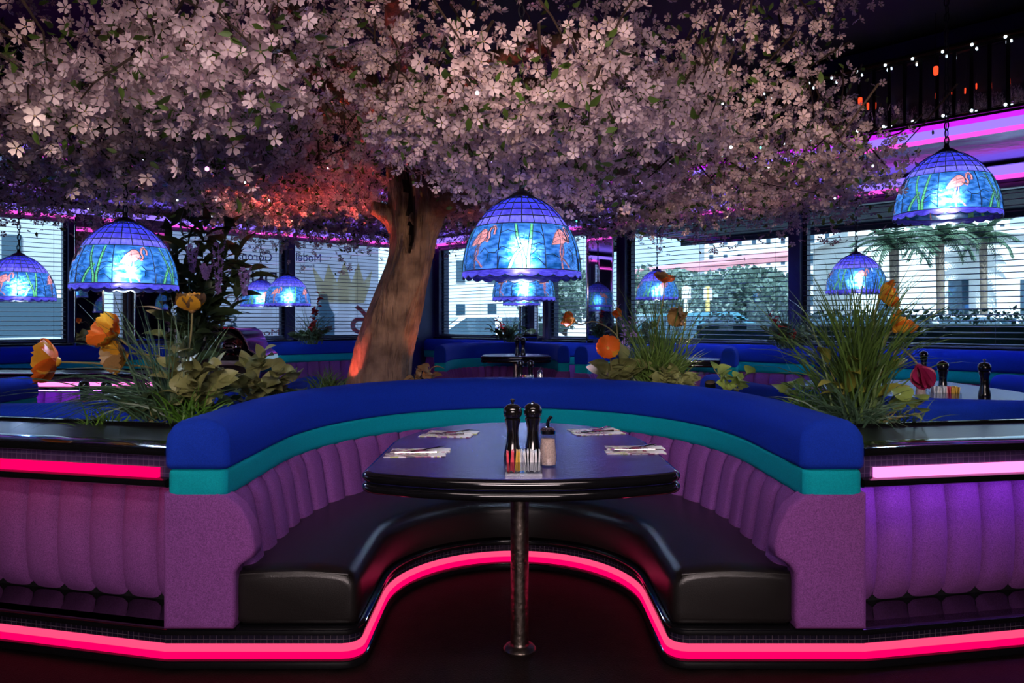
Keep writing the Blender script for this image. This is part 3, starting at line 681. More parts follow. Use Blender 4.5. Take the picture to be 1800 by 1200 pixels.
def make_lamp(full):
    e = thing('hanging_lamp', (0, 0, 0), 'x', 'hanging lamp', 'leaded glass hanging lamps')
    lead = MB(); NC = 24
    # upper dome, pane by pane
    for k in range(5):
        (r0, z0), (r1, z1) = PROF_UP[k], PROF_UP[k + 1]; s = MB(); h = PI / NC * 0.985
        q = [[(r * math.cos(a), r * math.sin(a), z) for a in (-h, 0, h)] for r, z in ((r0, z0), (r1, z1))]
        s.loft(q, closed=False)
        if full:
            me = s.mesh('dome_pane', G['up'][k])
            for c in range(NC): link('dome_pane', me, e, Matrix.Rotation(2 * PI * (c + 0.5) / NC, 4, 'Z'))
        else:
            s2 = MB()
            for c in range(NC): s2.add(s.v, s.f, 0, Matrix.Rotation(2 * PI * (c + 0.5) / NC, 4, 'Z'))
            s2.build('dome_panes', G['up'][k], e)
        lead.tube([((r0 + .001) * math.cos(a), (r0 + .001) * math.sin(a), z0) for a in [2 * PI * i / 48 for i in range(49)]], 0.0021, 4, cap=False)
    for c in range(NC): a = 2 * PI * c / NC; lead.tube([((r + .001) * math.cos(a), (r + .001) * math.sin(a), z) for r, z in PROF_UP], 0.0020, 4)
    lead.tube([(0.188 * math.cos(a), 0.188 * math.sin(a), 0.203) for a in [2 * PI * i / 48 for i in range(49)]], 0.0018, 4, cap=False)
    lead.tube([(0.236 * math.cos(a), 0.236 * math.sin(a), 0.028) for a in [2 * PI * i / 48 for i in range(49)]], 0.0018, 4, cap=False)
    # skirt: teal panes, flamingos and bamboo cut out of one another cell by cell
    def seg_d(p, a, b):
        dx, dz = b[0] - a[0], b[1] - a[1]; t = max(0, min(1, ((p[0] - a[0]) * dx + (p[1] - a[1]) * dz) / (dx * dx + dz * dz + 1e-12))); return math.hypot(p[0] - a[0] - dx * t, p[1] - a[1] - dz * t)
    def inside(p, poly):
        r = False; j = len(poly) - 1
        for i in range(len(poly)):
            if (poly[i][1] > p[1]) != (poly[j][1] > p[1]) and p[0] < (poly[j][0] - poly[i][0]) * (p[1] - poly[i][1]) / (poly[j][1] - poly[i][1]) + poly[i][0]: r = not r
            j = i
        return r
    NU, NZ = (76, 60) if full else (38, 30); parts_ = {}
    for kind in ('bamboo', 'flamingo', 'flamingo_turned'):
        body, neck, legs, fe = flamingo(0, kind == 'flamingo_turned'); stalks = bamboo(0, False); A = MB(); B = MB(); zs = [0.203 - 0.175 * i / NZ for i in range(NZ + 1)]; us = [CIRC / 8 * (i / NU - 0.5) for i in range(NU + 1)]
        for i in range(NU):
            for j in range(NZ):
                p = ((us[i] + us[i + 1]) / 2, (zs[j] + zs[j + 1]) / 2)
                if kind == 'bamboo': hit = any(seg_d(p, x, y) < hw for st, hw in stalks for x, y in zip(st, st[1:]))
                else: hit = inside(p, body) or any(seg_d(p, x, y) < 0.006 for x, y in zip(neck, neck[1:])) or any(seg_d(p, x, y) < 0.0032 for l in legs for x, y in zip(l, l[1:]))
                (B if hit else A).add([on_skirt(us[i], zs[j]), on_skirt(us[i + 1], zs[j]), on_skirt(us[i + 1], zs[j + 1]), on_skirt(us[i], zs[j + 1])], [(0, 1, 2, 3)])
        parts_[kind] = (A.mesh('skirt_pane', G['sky'], flat=True), B.mesh(kind.split('_')[0], G['green' if kind == 'bamboo' else 'pink'], flat=True))
    for c in range(8):
        kd = 'bamboo' if c % 2 == 0 else ('flamingo_turned' if c in (3, 5) else 'flamingo'); R = Matrix.Rotation(PI / 4 * c, 4, 'Z')
        link('skirt_pane', parts_[kd][0], e, R); link(kd.split('_')[0], parts_[kd][1], e, R)
    for c in range(8):
        u = CIRC * (c + 0.5) / 8; lead_line(lead, [(u, 0.203), (u, 0.028)])
    pk, gr = [], []
    for c in range(8):
        cx = CIRC * c / 8
        if c % 2 == 0:
            for pts, hw in bamboo(cx, False):
                for sg in (-1, 1): lead_line(lead, [(x + sg * hw, z) for x, z in pts], 0.0014)
                for x, z in pts[1:-1]: lead_line(lead, [(x - hw, z), (x + hw, z + 0.001)], 0.0012)
            for pts in ([(cx + 0.035, 0.115), (cx + 0.07, 0.125), (cx + 0.09, 0.118)], [(cx + 0.03, 0.075), (cx + 0.06, 0.10), (cx + 0.09, 0.098)], [(cx + 0.03, 0.062), (cx + 0.06, 0.068), (cx + 0.095, 0.034)], [(cx + 0.04, 0.17), (cx + 0.08, 0.165), (cx + 0.09, 0.15)],
                        [(cx - 0.04, 0.10), (cx - 0.08, 0.112), (cx - 0.09, 0.098)], [(cx - 0.05, 0.06), (cx - 0.085, 0.074), (cx - 0.09, 0.034)], [(cx - 0.02, 0.165), (cx - 0.06, 0.175), (cx - 0.09, 0.165)]): lead_line(lead, pts, 0.0014)
        else:
            body, neck, legs, feath = flamingo(cx, c in (3, 5))
            lead_line(lead, body + [body[0]], 0.0012, 0.003)
            for l in feath: lead_line(lead, l, 0.0009, 0.003)
            for sg in (-1, 1):
                lead_line(lead, [(x + sg * 0.006, z) for x, z in neck], 0.0014)
                for l in legs: lead_line(lead, [(x + sg * 0.003, z) for x, z in l], 0.0009)
            for pts in ([(cx + 0.01, 0.09), (cx + 0.03, 0.11), (cx + 0.05, 0.09), (cx + 0.045, 0.06)], [(cx + 0.05, 0.09), (cx + 0.08, 0.088), (cx + 0.09, 0.10)], [(cx - 0.03, 0.07), (cx - 0.06, 0.085), (cx - 0.09, 0.08)]): lead_line(lead, pts, 0.0014)
    # scalloped rim
    rows = []
    for i in range(24 * 6 + 1):
        a = 2 * PI * i / 144; k = abs(math.sin(a * 12)) ** 0.7
        rows.append([(0.2355 * math.cos(a), 0.2355 * math.sin(a), 0.028), (0.238 * math.cos(a), 0.238 * math.sin(a), 0.013), (0.2365 * math.cos(a), 0.2365 * math.sin(a), 0.010 - 0.011 * k)])
    MB().loft(rows, closed=False).build('scalloped_rim', G['rim'], e, angle=60)
    lead.tube([r[2] for r in rows], 0.0014, 4, cap=False)
    lead.build('lead_came', M_['lead'], e, angle=60)
    m = MB(); m.lathe([(0.050, 0.322), (0.052, 0.330), (0.030, 0.345), (0.014, 0.352), (0.008, 0.375), (0, 0.378)], 20); m.build('cap', M_['lead'], e)
    m = MB(); m.lathe([(0, 0.040), (0.026, 0.047), (0.043, 0.072), (0.045, 0.096), (0.032, 0.124), (0.016, 0.146), (0.014, 0.155), (0, 0.156)], 16); m.build('bulb', M_['bulb'], e)
    m = MB(); m.lathe([(0.016, 0.15), (0.018, 0.155), (0.018, 0.20), (0.006, 0.21), (0.005, 0.33)], 12); m.build('socket', M_['lead'], e)
    return e
def chain(e, z0, z1, swing=0.0):
    s = MB(); n = 14; pts = []
    for i in range(n + 1):
        a = 2 * PI * i / n; pts.append((0.011 * math.cos(a), 0, 0.023 * math.sin(a)))
    s.tube(pts, 0.0030, 5, cap=False); me = s.mesh('chain_link', M_['lead'])
    k = 0; z = z0 + 0.014
    cap = 26
    while z < z1 and k < cap:
        link('chain_link', me, e, Matrix.Translation((random.uniform(-.002, .002), 0, z)) @ Matrix.Rotation(PI / 2 * (k % 2) + random.uniform(-.2, .2), 4, 'Z')); z += 0.038; k += 1
    m = MB()
    if z < z1: m.tube([(0, 0, z - 0.02), (0, 0, z1)], 0.003, 5)
    m.tube([(0.004 * math.cos(t * 3), 0.004 * math.sin(t * 3), z0 + (z1 - z0) * t / 20) for t in range(21)], 0.0018, 4)
    m.build('cord', M_['lead'], e)
lampA = make_lamp(True); lampB = make_lamp(False)
LAMPS = [  # px, rim row, depth, scale, turn, full, ceiling, label
    (917, 491, 3.02, 1.00, 0.0, True, 'largest blue hanging lamp with flamingos over the front table'),
    (220, 511, 3.62, 1.00, -0.62, True, 'blue flamingo hanging lamp left of centre in front of mirrored columns'),
    (1664, 386, 3.72, 1.00, -0.55, True, 'blue flamingo hanging lamp hung highest at the right edge'),
    (33, 529, 5.60, 1.02, 0.35, False, 'hanging lamp cut off by the left edge before the bright blind'),
    (506, 538, 8.25, 1.02, 0.2, False, 'right one of the two small hanging lamps left of the tree'),
    (458, 539, 9.15, 0.98, -0.5, False, 'left one of the two small hanging lamps left of the tree'),
    (921, 529, 5.70, 1.00, 0.0, False, 'hanging lamp directly below and behind the largest lamp'),
    (917, 537, 9.30, 0.98, 0.4, False, 'small hanging lamp furthest back behind the largest lamp'),
    (1155, 527, 7.80, 0.92, -0.5, False, 'small hanging lamp in front of the window right of centre'),
    (1505, 516, 6.20, 0.98, -0.6, False, 'hanging lamp behind the tall grass on the right'),
]
usedA = usedB = False
for i, (px, py, Y, s, rz, full, lab) in enumerate(LAMPS):
    if full: o = lampA if not usedA else copy_tree(lampA); usedA = True
    else: o = lampB if not usedB else copy_tree(lampB); usedB = True
    o['label'] = lab; p = P(px, py, Y); place(o, (p.x, p.y, p.z + 0.0), rz + math.atan2(-p.x, p.y) * 1.0, (s, s, s)); o['_top'] = TOP
for o in [x for x in COL.objects if x.name.startswith('hanging_lamp')]:
    top = TOP - 0.01
    px, py = o.location.x, o.location.y; pt = Vector((px, py, 0))
    if (pt - CORNER).dot(NR) > -OFF_R or (pt - CORNER).dot(NL) > -OFF_L: top = SOFF
    chain(o, 0.372, (top - o.location.z) / o.scale.z)
    del o['_top']
# ------------------------------------------------------------------ blossom tree
M_['bark'] = mat('tree_bark', (0.20, 0.115, 0.08), 0.7, spec=0.3, var=(9, 0.5, (0.33, 0.21, 0.15)), bump=(14, 1.0, (2.4, 2.4, 0.5), 0.035))
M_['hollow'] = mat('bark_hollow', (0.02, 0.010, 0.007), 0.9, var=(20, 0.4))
M_['twig'] = mat('twig', (0.05, 0.028, 0.02), 0.8, var=(20, 0.3))
M_['petal'] = leaf_mat('blossom_petal', (0.78, 0.52, 0.60), (0.88, 0.70, 0.72), 0.12)
M_['petal_core'] = mat('blossom_centre', (0.55, 0.36, 0.16), 0.7)
M_['spring_leaf'] = leaf_mat('spring_leaf', (0.08, 0.16, 0.025), (0.16, 0.24, 0.05), 0.3)
tree = thing('blossom_tree', (-0.92, 5.2, 0.0), 'big artificial blossom tree with leaning trunk and pink flower canopy', 'tree')
TI = Matrix.Translation((0.92, -5.2, 0.0))
TP = 5.2
spine = [P(655, 760, TP), P(664, 690, TP), P(668, 650, TP), P(676, 610, TP), P(690, 560, TP), P(706, 510, TP), P(720, 465, TP), P(726, 430, TP), P(727, 395, TP), P(728, 355, TP), P(724, 315, TP), P(716, 275, TP + .02), P(708, 235, TP + .05)]
srad = [0.225, 0.215, 0.208, 0.200, 0.186, 0.172, 0.158, 0.154, 0.160, 0.172, 0.170, 0.158, 0.14]
def cr(pts, k, t):
    p0, p1, p2, p3 = (pts[min(max(k + j, 0), len(pts) - 1)] for j in (-1, 0, 1, 2))
    return 0.5 * ((2 * p1) + (p2 - p0) * t + (2 * p0 - 5 * p1 + 4 * p2 - p3) * t * t + (3 * p1 - p0 - 3 * p2 + p3) * t ** 3)
def trunk_mesh():
    rings = []; NS = 72; mats = []
    for k in range(len(spine) - 1):
        for q in range(9):
            t = q / 9; c = cr(spine, k, t); r = srad[k] + (srad[k + 1] - srad[k]) * t
            row = []
            for i in range(NS):
                a = 2 * PI * i / NS; d = Vector((math.cos(a), math.sin(a), 0))
                nz = mnoise.noise(Vector((math.cos(a) * 3, math.sin(a) * 3, c.z * 2.2))) * 0.022 + mnoise.noise(Vector((math.cos(a) * 9, math.sin(a) * 9, c.z * 5 + math.sin(a * 2)))) * 0.010 + mnoise.noise(Vector((math.cos(a) * 26, math.sin(a) * 26, c.z * 7))) * 0.004
                # the long dark hollow on the camera side and a thinner crack to its right
                fz = (c.z - 1.66) / (2.30 - 1.66); g = 0.0
                if 0 < fz < 1.0:
                    ac = -PI / 2 - 0.10 - 0.30 * (fz - 0.25); w = 0.36 * (math.sin(PI * min(1, fz)) ** 0.5) * (0.75 + 0.25 * fz)
                    g += 0.12 * math.exp(-((a - 2 * PI - ac) / w) ** 4) if a > PI else 0
                    ac2 = -PI / 2 + 0.42 - 0.10 * math.sin(fz * 9); g += (0.022 * math.exp(-((a - 2 * PI - ac2) / 0.06) ** 2) if a > PI and fz > 0.25 else 0)
                rr = r + nz - g; row.append((c.x + d.x * rr, c.y + d.y * rr, c.z))
            rings.append(row)
    m = MB().loft(rings)
    # faces deep inside the hollow take a darker colour
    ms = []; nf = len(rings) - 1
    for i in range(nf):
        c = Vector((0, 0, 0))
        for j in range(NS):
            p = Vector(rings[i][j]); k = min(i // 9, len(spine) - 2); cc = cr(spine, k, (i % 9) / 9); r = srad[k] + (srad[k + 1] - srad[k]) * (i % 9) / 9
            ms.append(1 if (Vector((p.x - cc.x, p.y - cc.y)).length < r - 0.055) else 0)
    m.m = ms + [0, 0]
    m.v = [tuple(TI @ Vector(v)) for v in m.v]
    return m
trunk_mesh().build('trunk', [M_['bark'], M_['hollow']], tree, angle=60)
def limb(pts, rad, name='branch', n=12, mt=None, sub=6):
    out = []; rr = []; pts = [Vector(p) for p in pts]
    for k in range(len(pts) - 1):
        for q in range(sub):
            t = q / sub; out.append(TI @ cr(pts, k, t)); rr.append(rad[k] + (rad[k + 1] - rad[k]) * t)
    out.append(TI @ pts[-1]); rr.append(rad[-1])
    m = MB().tube(out, rr, n)
    m.v = [tuple(Vector(v) + 0.012 * mnoise.noise_vector(Vector(v) * 6)) for v in m.v]
    return m.build(name, mt or M_['bark'], tree, angle=70)
limb([P(742, 398, TP), P(768, 366, TP - .05), P(800, 352, TP - .2), P(850, 342, TP - .45), P(905, 336, TP - .7), P(990, 322, TP - 1.0), P(1090, 300, TP - 1.2), P(1200, 280, TP - 1.3)], [0.13, 0.085, 0.062, 0.055, 0.05, 0.045, 0.035, 0.02])
limb([P(706, 400, TP), P(686, 382, TP - .03), P(664, 370, TP - .08), P(652, 366, TP - .1)], [0.11, 0.07, 0.05, 0.042])
hub = spine[-1]
for k, (dx, dy, dz, r) in enumerate(((-1.5, -1.2, .35, .09), (-2.4, 0.1, .30, .09), (-1.2, 1.2, .4, .07), (0.6, 1.4, .4, .07), (2.0, .3, .35, .09), (1.4, -1.3, .3, .09), (0.3, -2.4, .25, .10), (-0.8, -2.3, .35, .08), (2.1, -0.7, .25, .07))):
    limb([hub - Vector((0, 0, .15)), hub + Vector((dx * .25, dy * .25, dz * .7)), hub + Vector((dx * .6, dy * .6, dz * 1.0)), hub + Vector((dx, dy, dz * 0.75))], [0.10, r, r * .6, r * .22], n=9)
TC = Vector((-0.72, 4.85, 0)); TR = (2.95, 2.85)
def under(x, y):
    """height of the canopy's underside"""
    r2 = ((x - TC.x) / TR[0]) ** 2 + ((y - TC.y) / TR[1]) ** 2
    h = 1.90 + 0.035 * (y - 4) + 0.13 * mnoise.noise(Vector((x * 1.1, y * 1.1, 3.3))) + 0.07 * mnoise.noise(Vector((x * 3.1, y * 3.1, 8.3)))
    tr = math.exp(-(((x + 0.150 * y) / 0.22) ** 2)) * (1 if y < 5.3 else 0)             # kept clear before the trunk
    h = max(h, h * (1 - tr) + tr * (1.24 + 0.213 * y))
    cd = (x - 0.08) ** 2 + (y - 3.25) ** 2; h -= 0.16 * math.exp(-cd / 0.10)               # a droop round the lamp chain
    return h - 0.08 * max(0, r2 - 0.5)
clus = []; rng = random.Random(5)
while len(clus) < 3500:
    x = rng.uniform(TC.x - 3.3, TC.x + 3.0); y = rng.uniform(TC.y - 3.0, TC.y + 2.9)
    e2 = ((x - TC.x) / TR[0]) ** 2 + ((y - TC.y) / TR[1]) ** 2 + 0.20 * mnoise.noise(Vector((x * 1.3, y * 1.3, 0))) + 0.05 * max(0, x - TC.x) * max(0, TC.y - y)
    if e2 > 1.0: continue
    u = rng.random(); z = under(x, y) + (0.04 + 0.42 * u ** 1.5 if u < 0.72 else 0.25 + 1.0 * rng.random())
    if mnoise.noise(Vector((x * 1.9, y * 1.9, z * 1.9 + 20))) < -0.06: continue
    if z > TOP - 0.32: continue
    d = math.sqrt(x * x + y * y)
    if d < 1.55: continue
    clus.append((x, y, z))
# hanging sprays at the rim
for i in range(70):
    a = rng.uniform(-PI, PI); x = TC.x + TR[0] * 0.93 * math.cos(a); y = TC.y + TR[1] * 0.93 * math.sin(a)
    if math.hypot(x, y) < 2.3 or (x > 0.3 and y < 4.2): continue
    z0 = under(x, y) + 0.1; L = rng.uniform(0.15, 0.42)
    for q in range(3): clus.append((x + 0.05 * q * math.cos(a), y + 0.05 * q * math.sin(a), z0 - L * q / 3))
# one blossom: five cupped, notched petals
def blossom_geo():
    vs_ = []; fs = []
    for p in range(5):
        a = 2 * PI * p / 5; o = len(vs_)
        for r, w, z in ((0.10, 0.0, 0.0), (0.55, 0.30, 0.10), (0.55, -0.30, 0.10), (0.62, 0.0, 0.03), (0.95, 0.26, 0.26), (0.95, -0.26, 0.26), (0.88, 0.0, 0.17)):
            vs_.append((r * math.cos(a) - w * math.sin(a), r * math.sin(a) + w * math.cos(a), z))
        fs += [(o, o + 2, o + 3), (o, o + 3, o + 1), (o + 1, o + 3, o + 6, o + 4), (o + 3, o + 2, o + 5, o + 6)]
    o = len(vs_); vs_ += [(0.10 * math.cos(2 * PI * i / 6), 0.10 * math.sin(2 * PI * i / 6), 0.06) for i in range(6)] + [(0, 0, 0.14)]
    fs += [(o + i, o + (i + 1) % 6, o + 6) for i in range(6)]
    return np.array(vs_), fs, [0] * 20 + [1] * 6
BV, BF, BMI = blossom_geo()
lv = np.array([(0, 0, 0), (0.35, 0.24, 0.06), (0.35, -0.24, 0.06), (0.4, 0, 0), (0.75, 0.17, 0.02), (0.75, -0.17, 0.02), (0.8, 0, -0.05), (1.1, 0, -0.14)])
LF = [(0, 2, 3), (0, 3, 1), (1, 3, 6, 4), (3, 2, 5, 6), (4, 6, 7), (6, 5, 7)]
def rnd_basis(r, out, jit):
    n = (out + Vector((r.gauss(0, 1), r.gauss(0, 1), r.gauss(0, 1))) * jit).normalized()
    a = n.cross(Vector((r.gauss(0, 1), r.gauss(0, 1), r.gauss(0, 1)))).normalized(); return a, n.cross(a), n
bl = []; lf = []
for (x, y, z) in clus:
    c = Vector((x, y, z)); out = Vector((0, -0.55, -0.75)) if z < under(x, y) + 0.5 else Vector((0, -0.8, -0.2))
    k = rng.randint(7, 12); cs = rng.uniform(0.055, 0.095)
    for q in range(k):
        off = Vector((rng.gauss(0, 1), rng.gauss(0, 1), rng.gauss(0, 0.8))) * cs
        a, b, n = rnd_basis(rng, (out + off * 9).normalized(), 0.55); bl.append((c + off, a, b, n, rng.uniform(0.019, 0.030)))
    for q in range(rng.randint(2, 4)):
        off = Vector((rng.gauss(0, 1), rng.gauss(0, 1), rng.gauss(0, 0.8))) * cs * 1.2
        a, b, n = rnd_basis(rng, out, 1.0); lf.append((c + off, a, b, n, rng.uniform(0.028, 0.05)))
def in_view(p): return p.y > 0.3 and abs(p.x / p.y) < 0.66 and -0.1 < (p.z - EYE) / p.y < 0.41
vis = sorted((i for i, t in enumerate(bl) if in_view(t[0])), key=lambda i: bl[i][0].y - 12 * bl[i][4]); near = set(vis[:300])
def scatter(items, V, Fs, MI):
    n = len(items); k = len(V)
    B = np.array([[tuple(a), tuple(b), tuple(nn)] for _, a, b, nn, _ in items]); C = np.array([tuple(TI @ c) for c, *_ in items]); S = np.array([s for *_, s in items])
    vv = np.einsum('kj,njd->nkd', V, B) * S[:, None, None] + C[:, None, :]
    fs = []; mi = []
    for i in range(n):
        o = i * k; fs += [tuple(q + o for q in f) for f in Fs]
    return vv.reshape(-1, 3), fs, MI * n
def fast_mesh(name, v, f, mi, mats):
    me = bpy.data.meshes.new(name); me.from_pydata(v.tolist(), [], f)
    for mt in mats: me.materials.append(mt)
    me.polygons.foreach_set('material_index', mi); me.polygons.foreach_set('use_smooth', [True] * len(f)); me.update(); return me
v, f, mi = scatter([t for i, t in enumerate(bl) if i not in near], BV, BF, BMI)
tag(link('blossom_mass', fast_mesh('blossom_mass', v, f, mi, [M_['petal'], M_['petal_core']]), tree), kind='stuff')
v, f, mi = scatter(lf, lv, LF, [0] * 6)
tag(link('leaf_mass', fast_mesh('leaf_mass', v, f, mi, [M_['spring_leaf']]), tree), kind='stuff')
me = fast_mesh('blossom', BV, BF, BMI, [M_['petal'], M_['petal_core']])
for i in sorted(near):
    c, a, b, n, s = bl[i]; c = TI @ c
    link('blossom', me, tree, Matrix(((a.x * s, b.x * s, n.x * s, c.x), (a.y * s, b.y * s, n.y * s, c.y), (a.z * s, b.z * s, n.z * s, c.z), (0, 0, 0, 1))))
tw = MB()
for (x, y, z) in clus[::3]:
    p = Vector((x, y, z)); q = p + Vector((rng.uniform(-.2, .2), rng.uniform(-.2, .2), rng.uniform(.1, .35))); q.z = min(q.z, TOP - 0.05); mid = p.lerp(q, .5) + Vector((rng.uniform(-.05, .05),) * 3)
    tw.tube([TI @ p, TI @ mid, TI @ q], [0.0025, 0.004, 0.006], 4, cap=False)
tag(tw.build('twigs', M_['twig'], tree), kind='stuff')
# red and amber uplights at the foot of the tree; last three added as canopy light
def uplight(loc, aim, col, energy, label, size=1.1):
    e = thing('uplight', loc, label, 'uplight', 'uplights in the tree bed'); d = (Vector(aim) - Vector(loc)).normalized()
    R = d.to_track_quat('Z', 'Y').to_matrix().to_4x4()
    m = MB(); m.lathe([(0, -0.06), (0.028, -0.06), (0.034, -0.04), (0.036, 0.03), (0.033, 0.03), (0.031, -0.01), (0, -0.012)], 16, M=R); m.build('housing', M_['matte'], e)
    m = MB(); m.lathe([(0, 0.004), (0.020, 0.001), (0.028, -0.006)], 14, M=R); m.build('lens', emis('uplight_lens', col, 6.0), e)
    light('uplight_beam', 'SPOT', Vector(loc) + d * 0.035, aim, energy, col, spot_size=size, spot_blend=0.6, shadow_soft_size=0.02)
uplight((-1.16, 4.90, 0.72), (-1.04, 5.10, 1.0), (1.0, 0.14, 0.09), 17, 'red uplight shining on the left foot of the trunk', 0.75)
uplight((-1.75, 5.35, 0.70), (-1.3, 4.9, 2.1), (1.0, 0.09, 0.06), 190, 'red uplight hidden in the plants left of the trunk', 1.0)
uplight((-0.52, 5.0, 0.70), (-0.60, 5.2, 1.3), (1.0, 0.22, 0.06), 8, 'amber uplight right of the trunk')
uplight((-2.35, 4.55, 0.76), (-1.75, 4.85, 2.2), (1.0, 0.52, 0.42), 45, 'added amber uplight among the leaves of the left bed', 1.2)
uplight((1.35, 5.15, 0.76), (1.15, 4.7, 2.2), (1.0, 0.62, 0.48), 26, 'added amber uplight behind the grass mound', 1.3)
uplight((0.45, 5.15, 0.76), (0.25, 3.6, 2.2), (0.50, 0.36, 1.0), 60, 'added violet fill uplight behind the back of the front booth', 1.2)
for k, (x, t) in enumerate(((-1.0, 6.5), (-1.0, 9.0), (0.9, 2.0), (0.7, 5.2), (0.7, 8.0))):
    q = (CORNER + DL * t - NL * 1.3) if x < 0 else (CORNER + DR * t - NR * x)
    light('soffit_fill', 'SPOT', (q.x, q.y, SOFF - 0.02), (q.x, q.y, 0), 60, (0.10, 0.16, 1.0), spot_size=2.3, spot_blend=0.8, shadow_soft_size=0.05)  # added blue fill without fixtures, brightens the window booths
# tiny fairy bulbs among the blossoms
e = thing('string_light', (0, 0, 0), 'tiny fairy bulbs scattered through the blossom canopy', 'string light', 'fairy lights in the tree')
s = MB(); s.lathe([(0, -.006), (.005, -.003), (.006, 0), (.004, .005), (0, .007)], 8); fb = [s.mesh('fairy_bulb', emis('fairy_%d' % i, c, 4)) for i, c in enumerate(((.8, .9, 1), (.1, 1, .6), (1, .3, .8)))]
rr = random.Random(9); spots = sorted((c for c in clus if in_view(Vector(c))), key=lambda c: c[2])[::max(1, len(clus) // 60)]
for i, c in enumerate(spots): link('fairy_bulb', fb[0 if i % 9 else (1 if i % 2 else 2)], e, Matrix.Translation((c[0], c[1] - .09, c[2] - .05)))
m = MB()
for a, b in zip(spots[::4], spots[1::4]): m.tube([(a[0], a[1] - .09, a[2] - .043), ((a[0] + b[0]) / 2, (a[1] + b[1]) / 2, max(a[2], b[2]) + .1), (b[0], b[1] - .09, b[2] - .043)], .0015, 4)
tag(m.build('wire', M_['matte'], e), kind='stuff')
# ------------------------------------------------------------------ further booths, benches and tables
def put_booth(loc, rz, scale, label):
    o = copy_tree(booth); o['label'] = label; place(o, loc, rz, scale); return o
put_booth((-0.10, 7.5, 0.10), 0.0, (0.56, 0.62, 1.0), 'small far booth facing the camera right of the tree trunk')
put_booth((1.30, 7.0, 0.10), -0.35, (0.62, 0.52, 1.0), 'far booth behind the grass clump, right of the small far booth')
put_booth((2.62, 5.70, 0.0), PI, (1.0, 1.0, 0.93), 'booth with its back to the right hand planter wall')
put_booth((-2.62, 5.75, -0.004), PI, (1.0, 1.0, 0.91), 'booth with its back to the left hand planter wall')
def put_table(loc, rz, s, label):
    o = copy_tree(table); o['label'] = label; place(o, loc, rz, s); return o
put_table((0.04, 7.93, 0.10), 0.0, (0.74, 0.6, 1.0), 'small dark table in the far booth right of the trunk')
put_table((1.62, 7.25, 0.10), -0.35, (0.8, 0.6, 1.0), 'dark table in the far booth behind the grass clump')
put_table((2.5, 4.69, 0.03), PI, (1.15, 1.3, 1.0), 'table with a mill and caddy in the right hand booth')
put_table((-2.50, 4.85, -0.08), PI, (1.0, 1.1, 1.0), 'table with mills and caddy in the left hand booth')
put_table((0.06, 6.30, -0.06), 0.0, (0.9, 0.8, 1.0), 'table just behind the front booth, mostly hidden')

def put(o, loc, rz, label, s=1.0): c = copy_tree(o); c['label'] = label; place(c, loc, rz, (s, s, s)); return c
put(mill_k, (2.56, 4.10, 0.781), 0, 'tall black pepper mill standing nearest at the right edge', 1.08)
put(mill_s, (2.46, 4.32, 0.781), 0, 'black mill behind the packet caddy on the right hand table', 1.05)
c2 = make_caddy([(2, 12), (3, 2), (0, 3), (1, 7)]); place(c2, (2.30, 4.02, 0.781), -0.25, (1.3, 1.3, 1.1)); c2['label'] = 'glass caddy of white, pink and yellow packets on the right hand table'
put(jar, (2.215, 4.10, 0.781), 0.3, 'glass sugar pourer beside the caddy on the right hand table', 1.15)
put(mill_s, (3.02, 5.55, 0.80), 0, 'distant black mill behind the magenta tulip')
put(mill_k, (-2.50, 4.42, 0.671), 0, 'black mill with silver knob on the left hand table')
put(mill_s, (-2.37, 4.42, 0.671), 0, 'plain black mill on the left hand table')
put(caddy, (-2.35, 4.25, 0.671), 0.2, 'packet caddy on the left hand table behind the grass', 1.25)
put(jar, (-2.18, 4.35, 0.671), 0, 'glass sugar pourer on the left hand table')
put(mill_k, (0.055, 7.82, 0.851), 0, 'left mill on the small far table right of the trunk')
put(mill_s, (0.115, 7.82, 0.851), 0, 'right mill on the small far table right of the trunk')
put(mill_k, (0.072, 6.30, 0.691), 0, 'left mill of the pair peeking over the front booth back')
put(mill_s, (0.155, 6.30, 0.691), 0, 'right mill of the pair peeking over the front booth back')
put(caddy, (0.12, 6.12, 0.691), 0, 'packet caddy peeking over the front booth back', 1.1)
put(jar, (0.23, 6.20, 0.691), 0, 'sugar pourer peeking over the front booth back', 1.1)

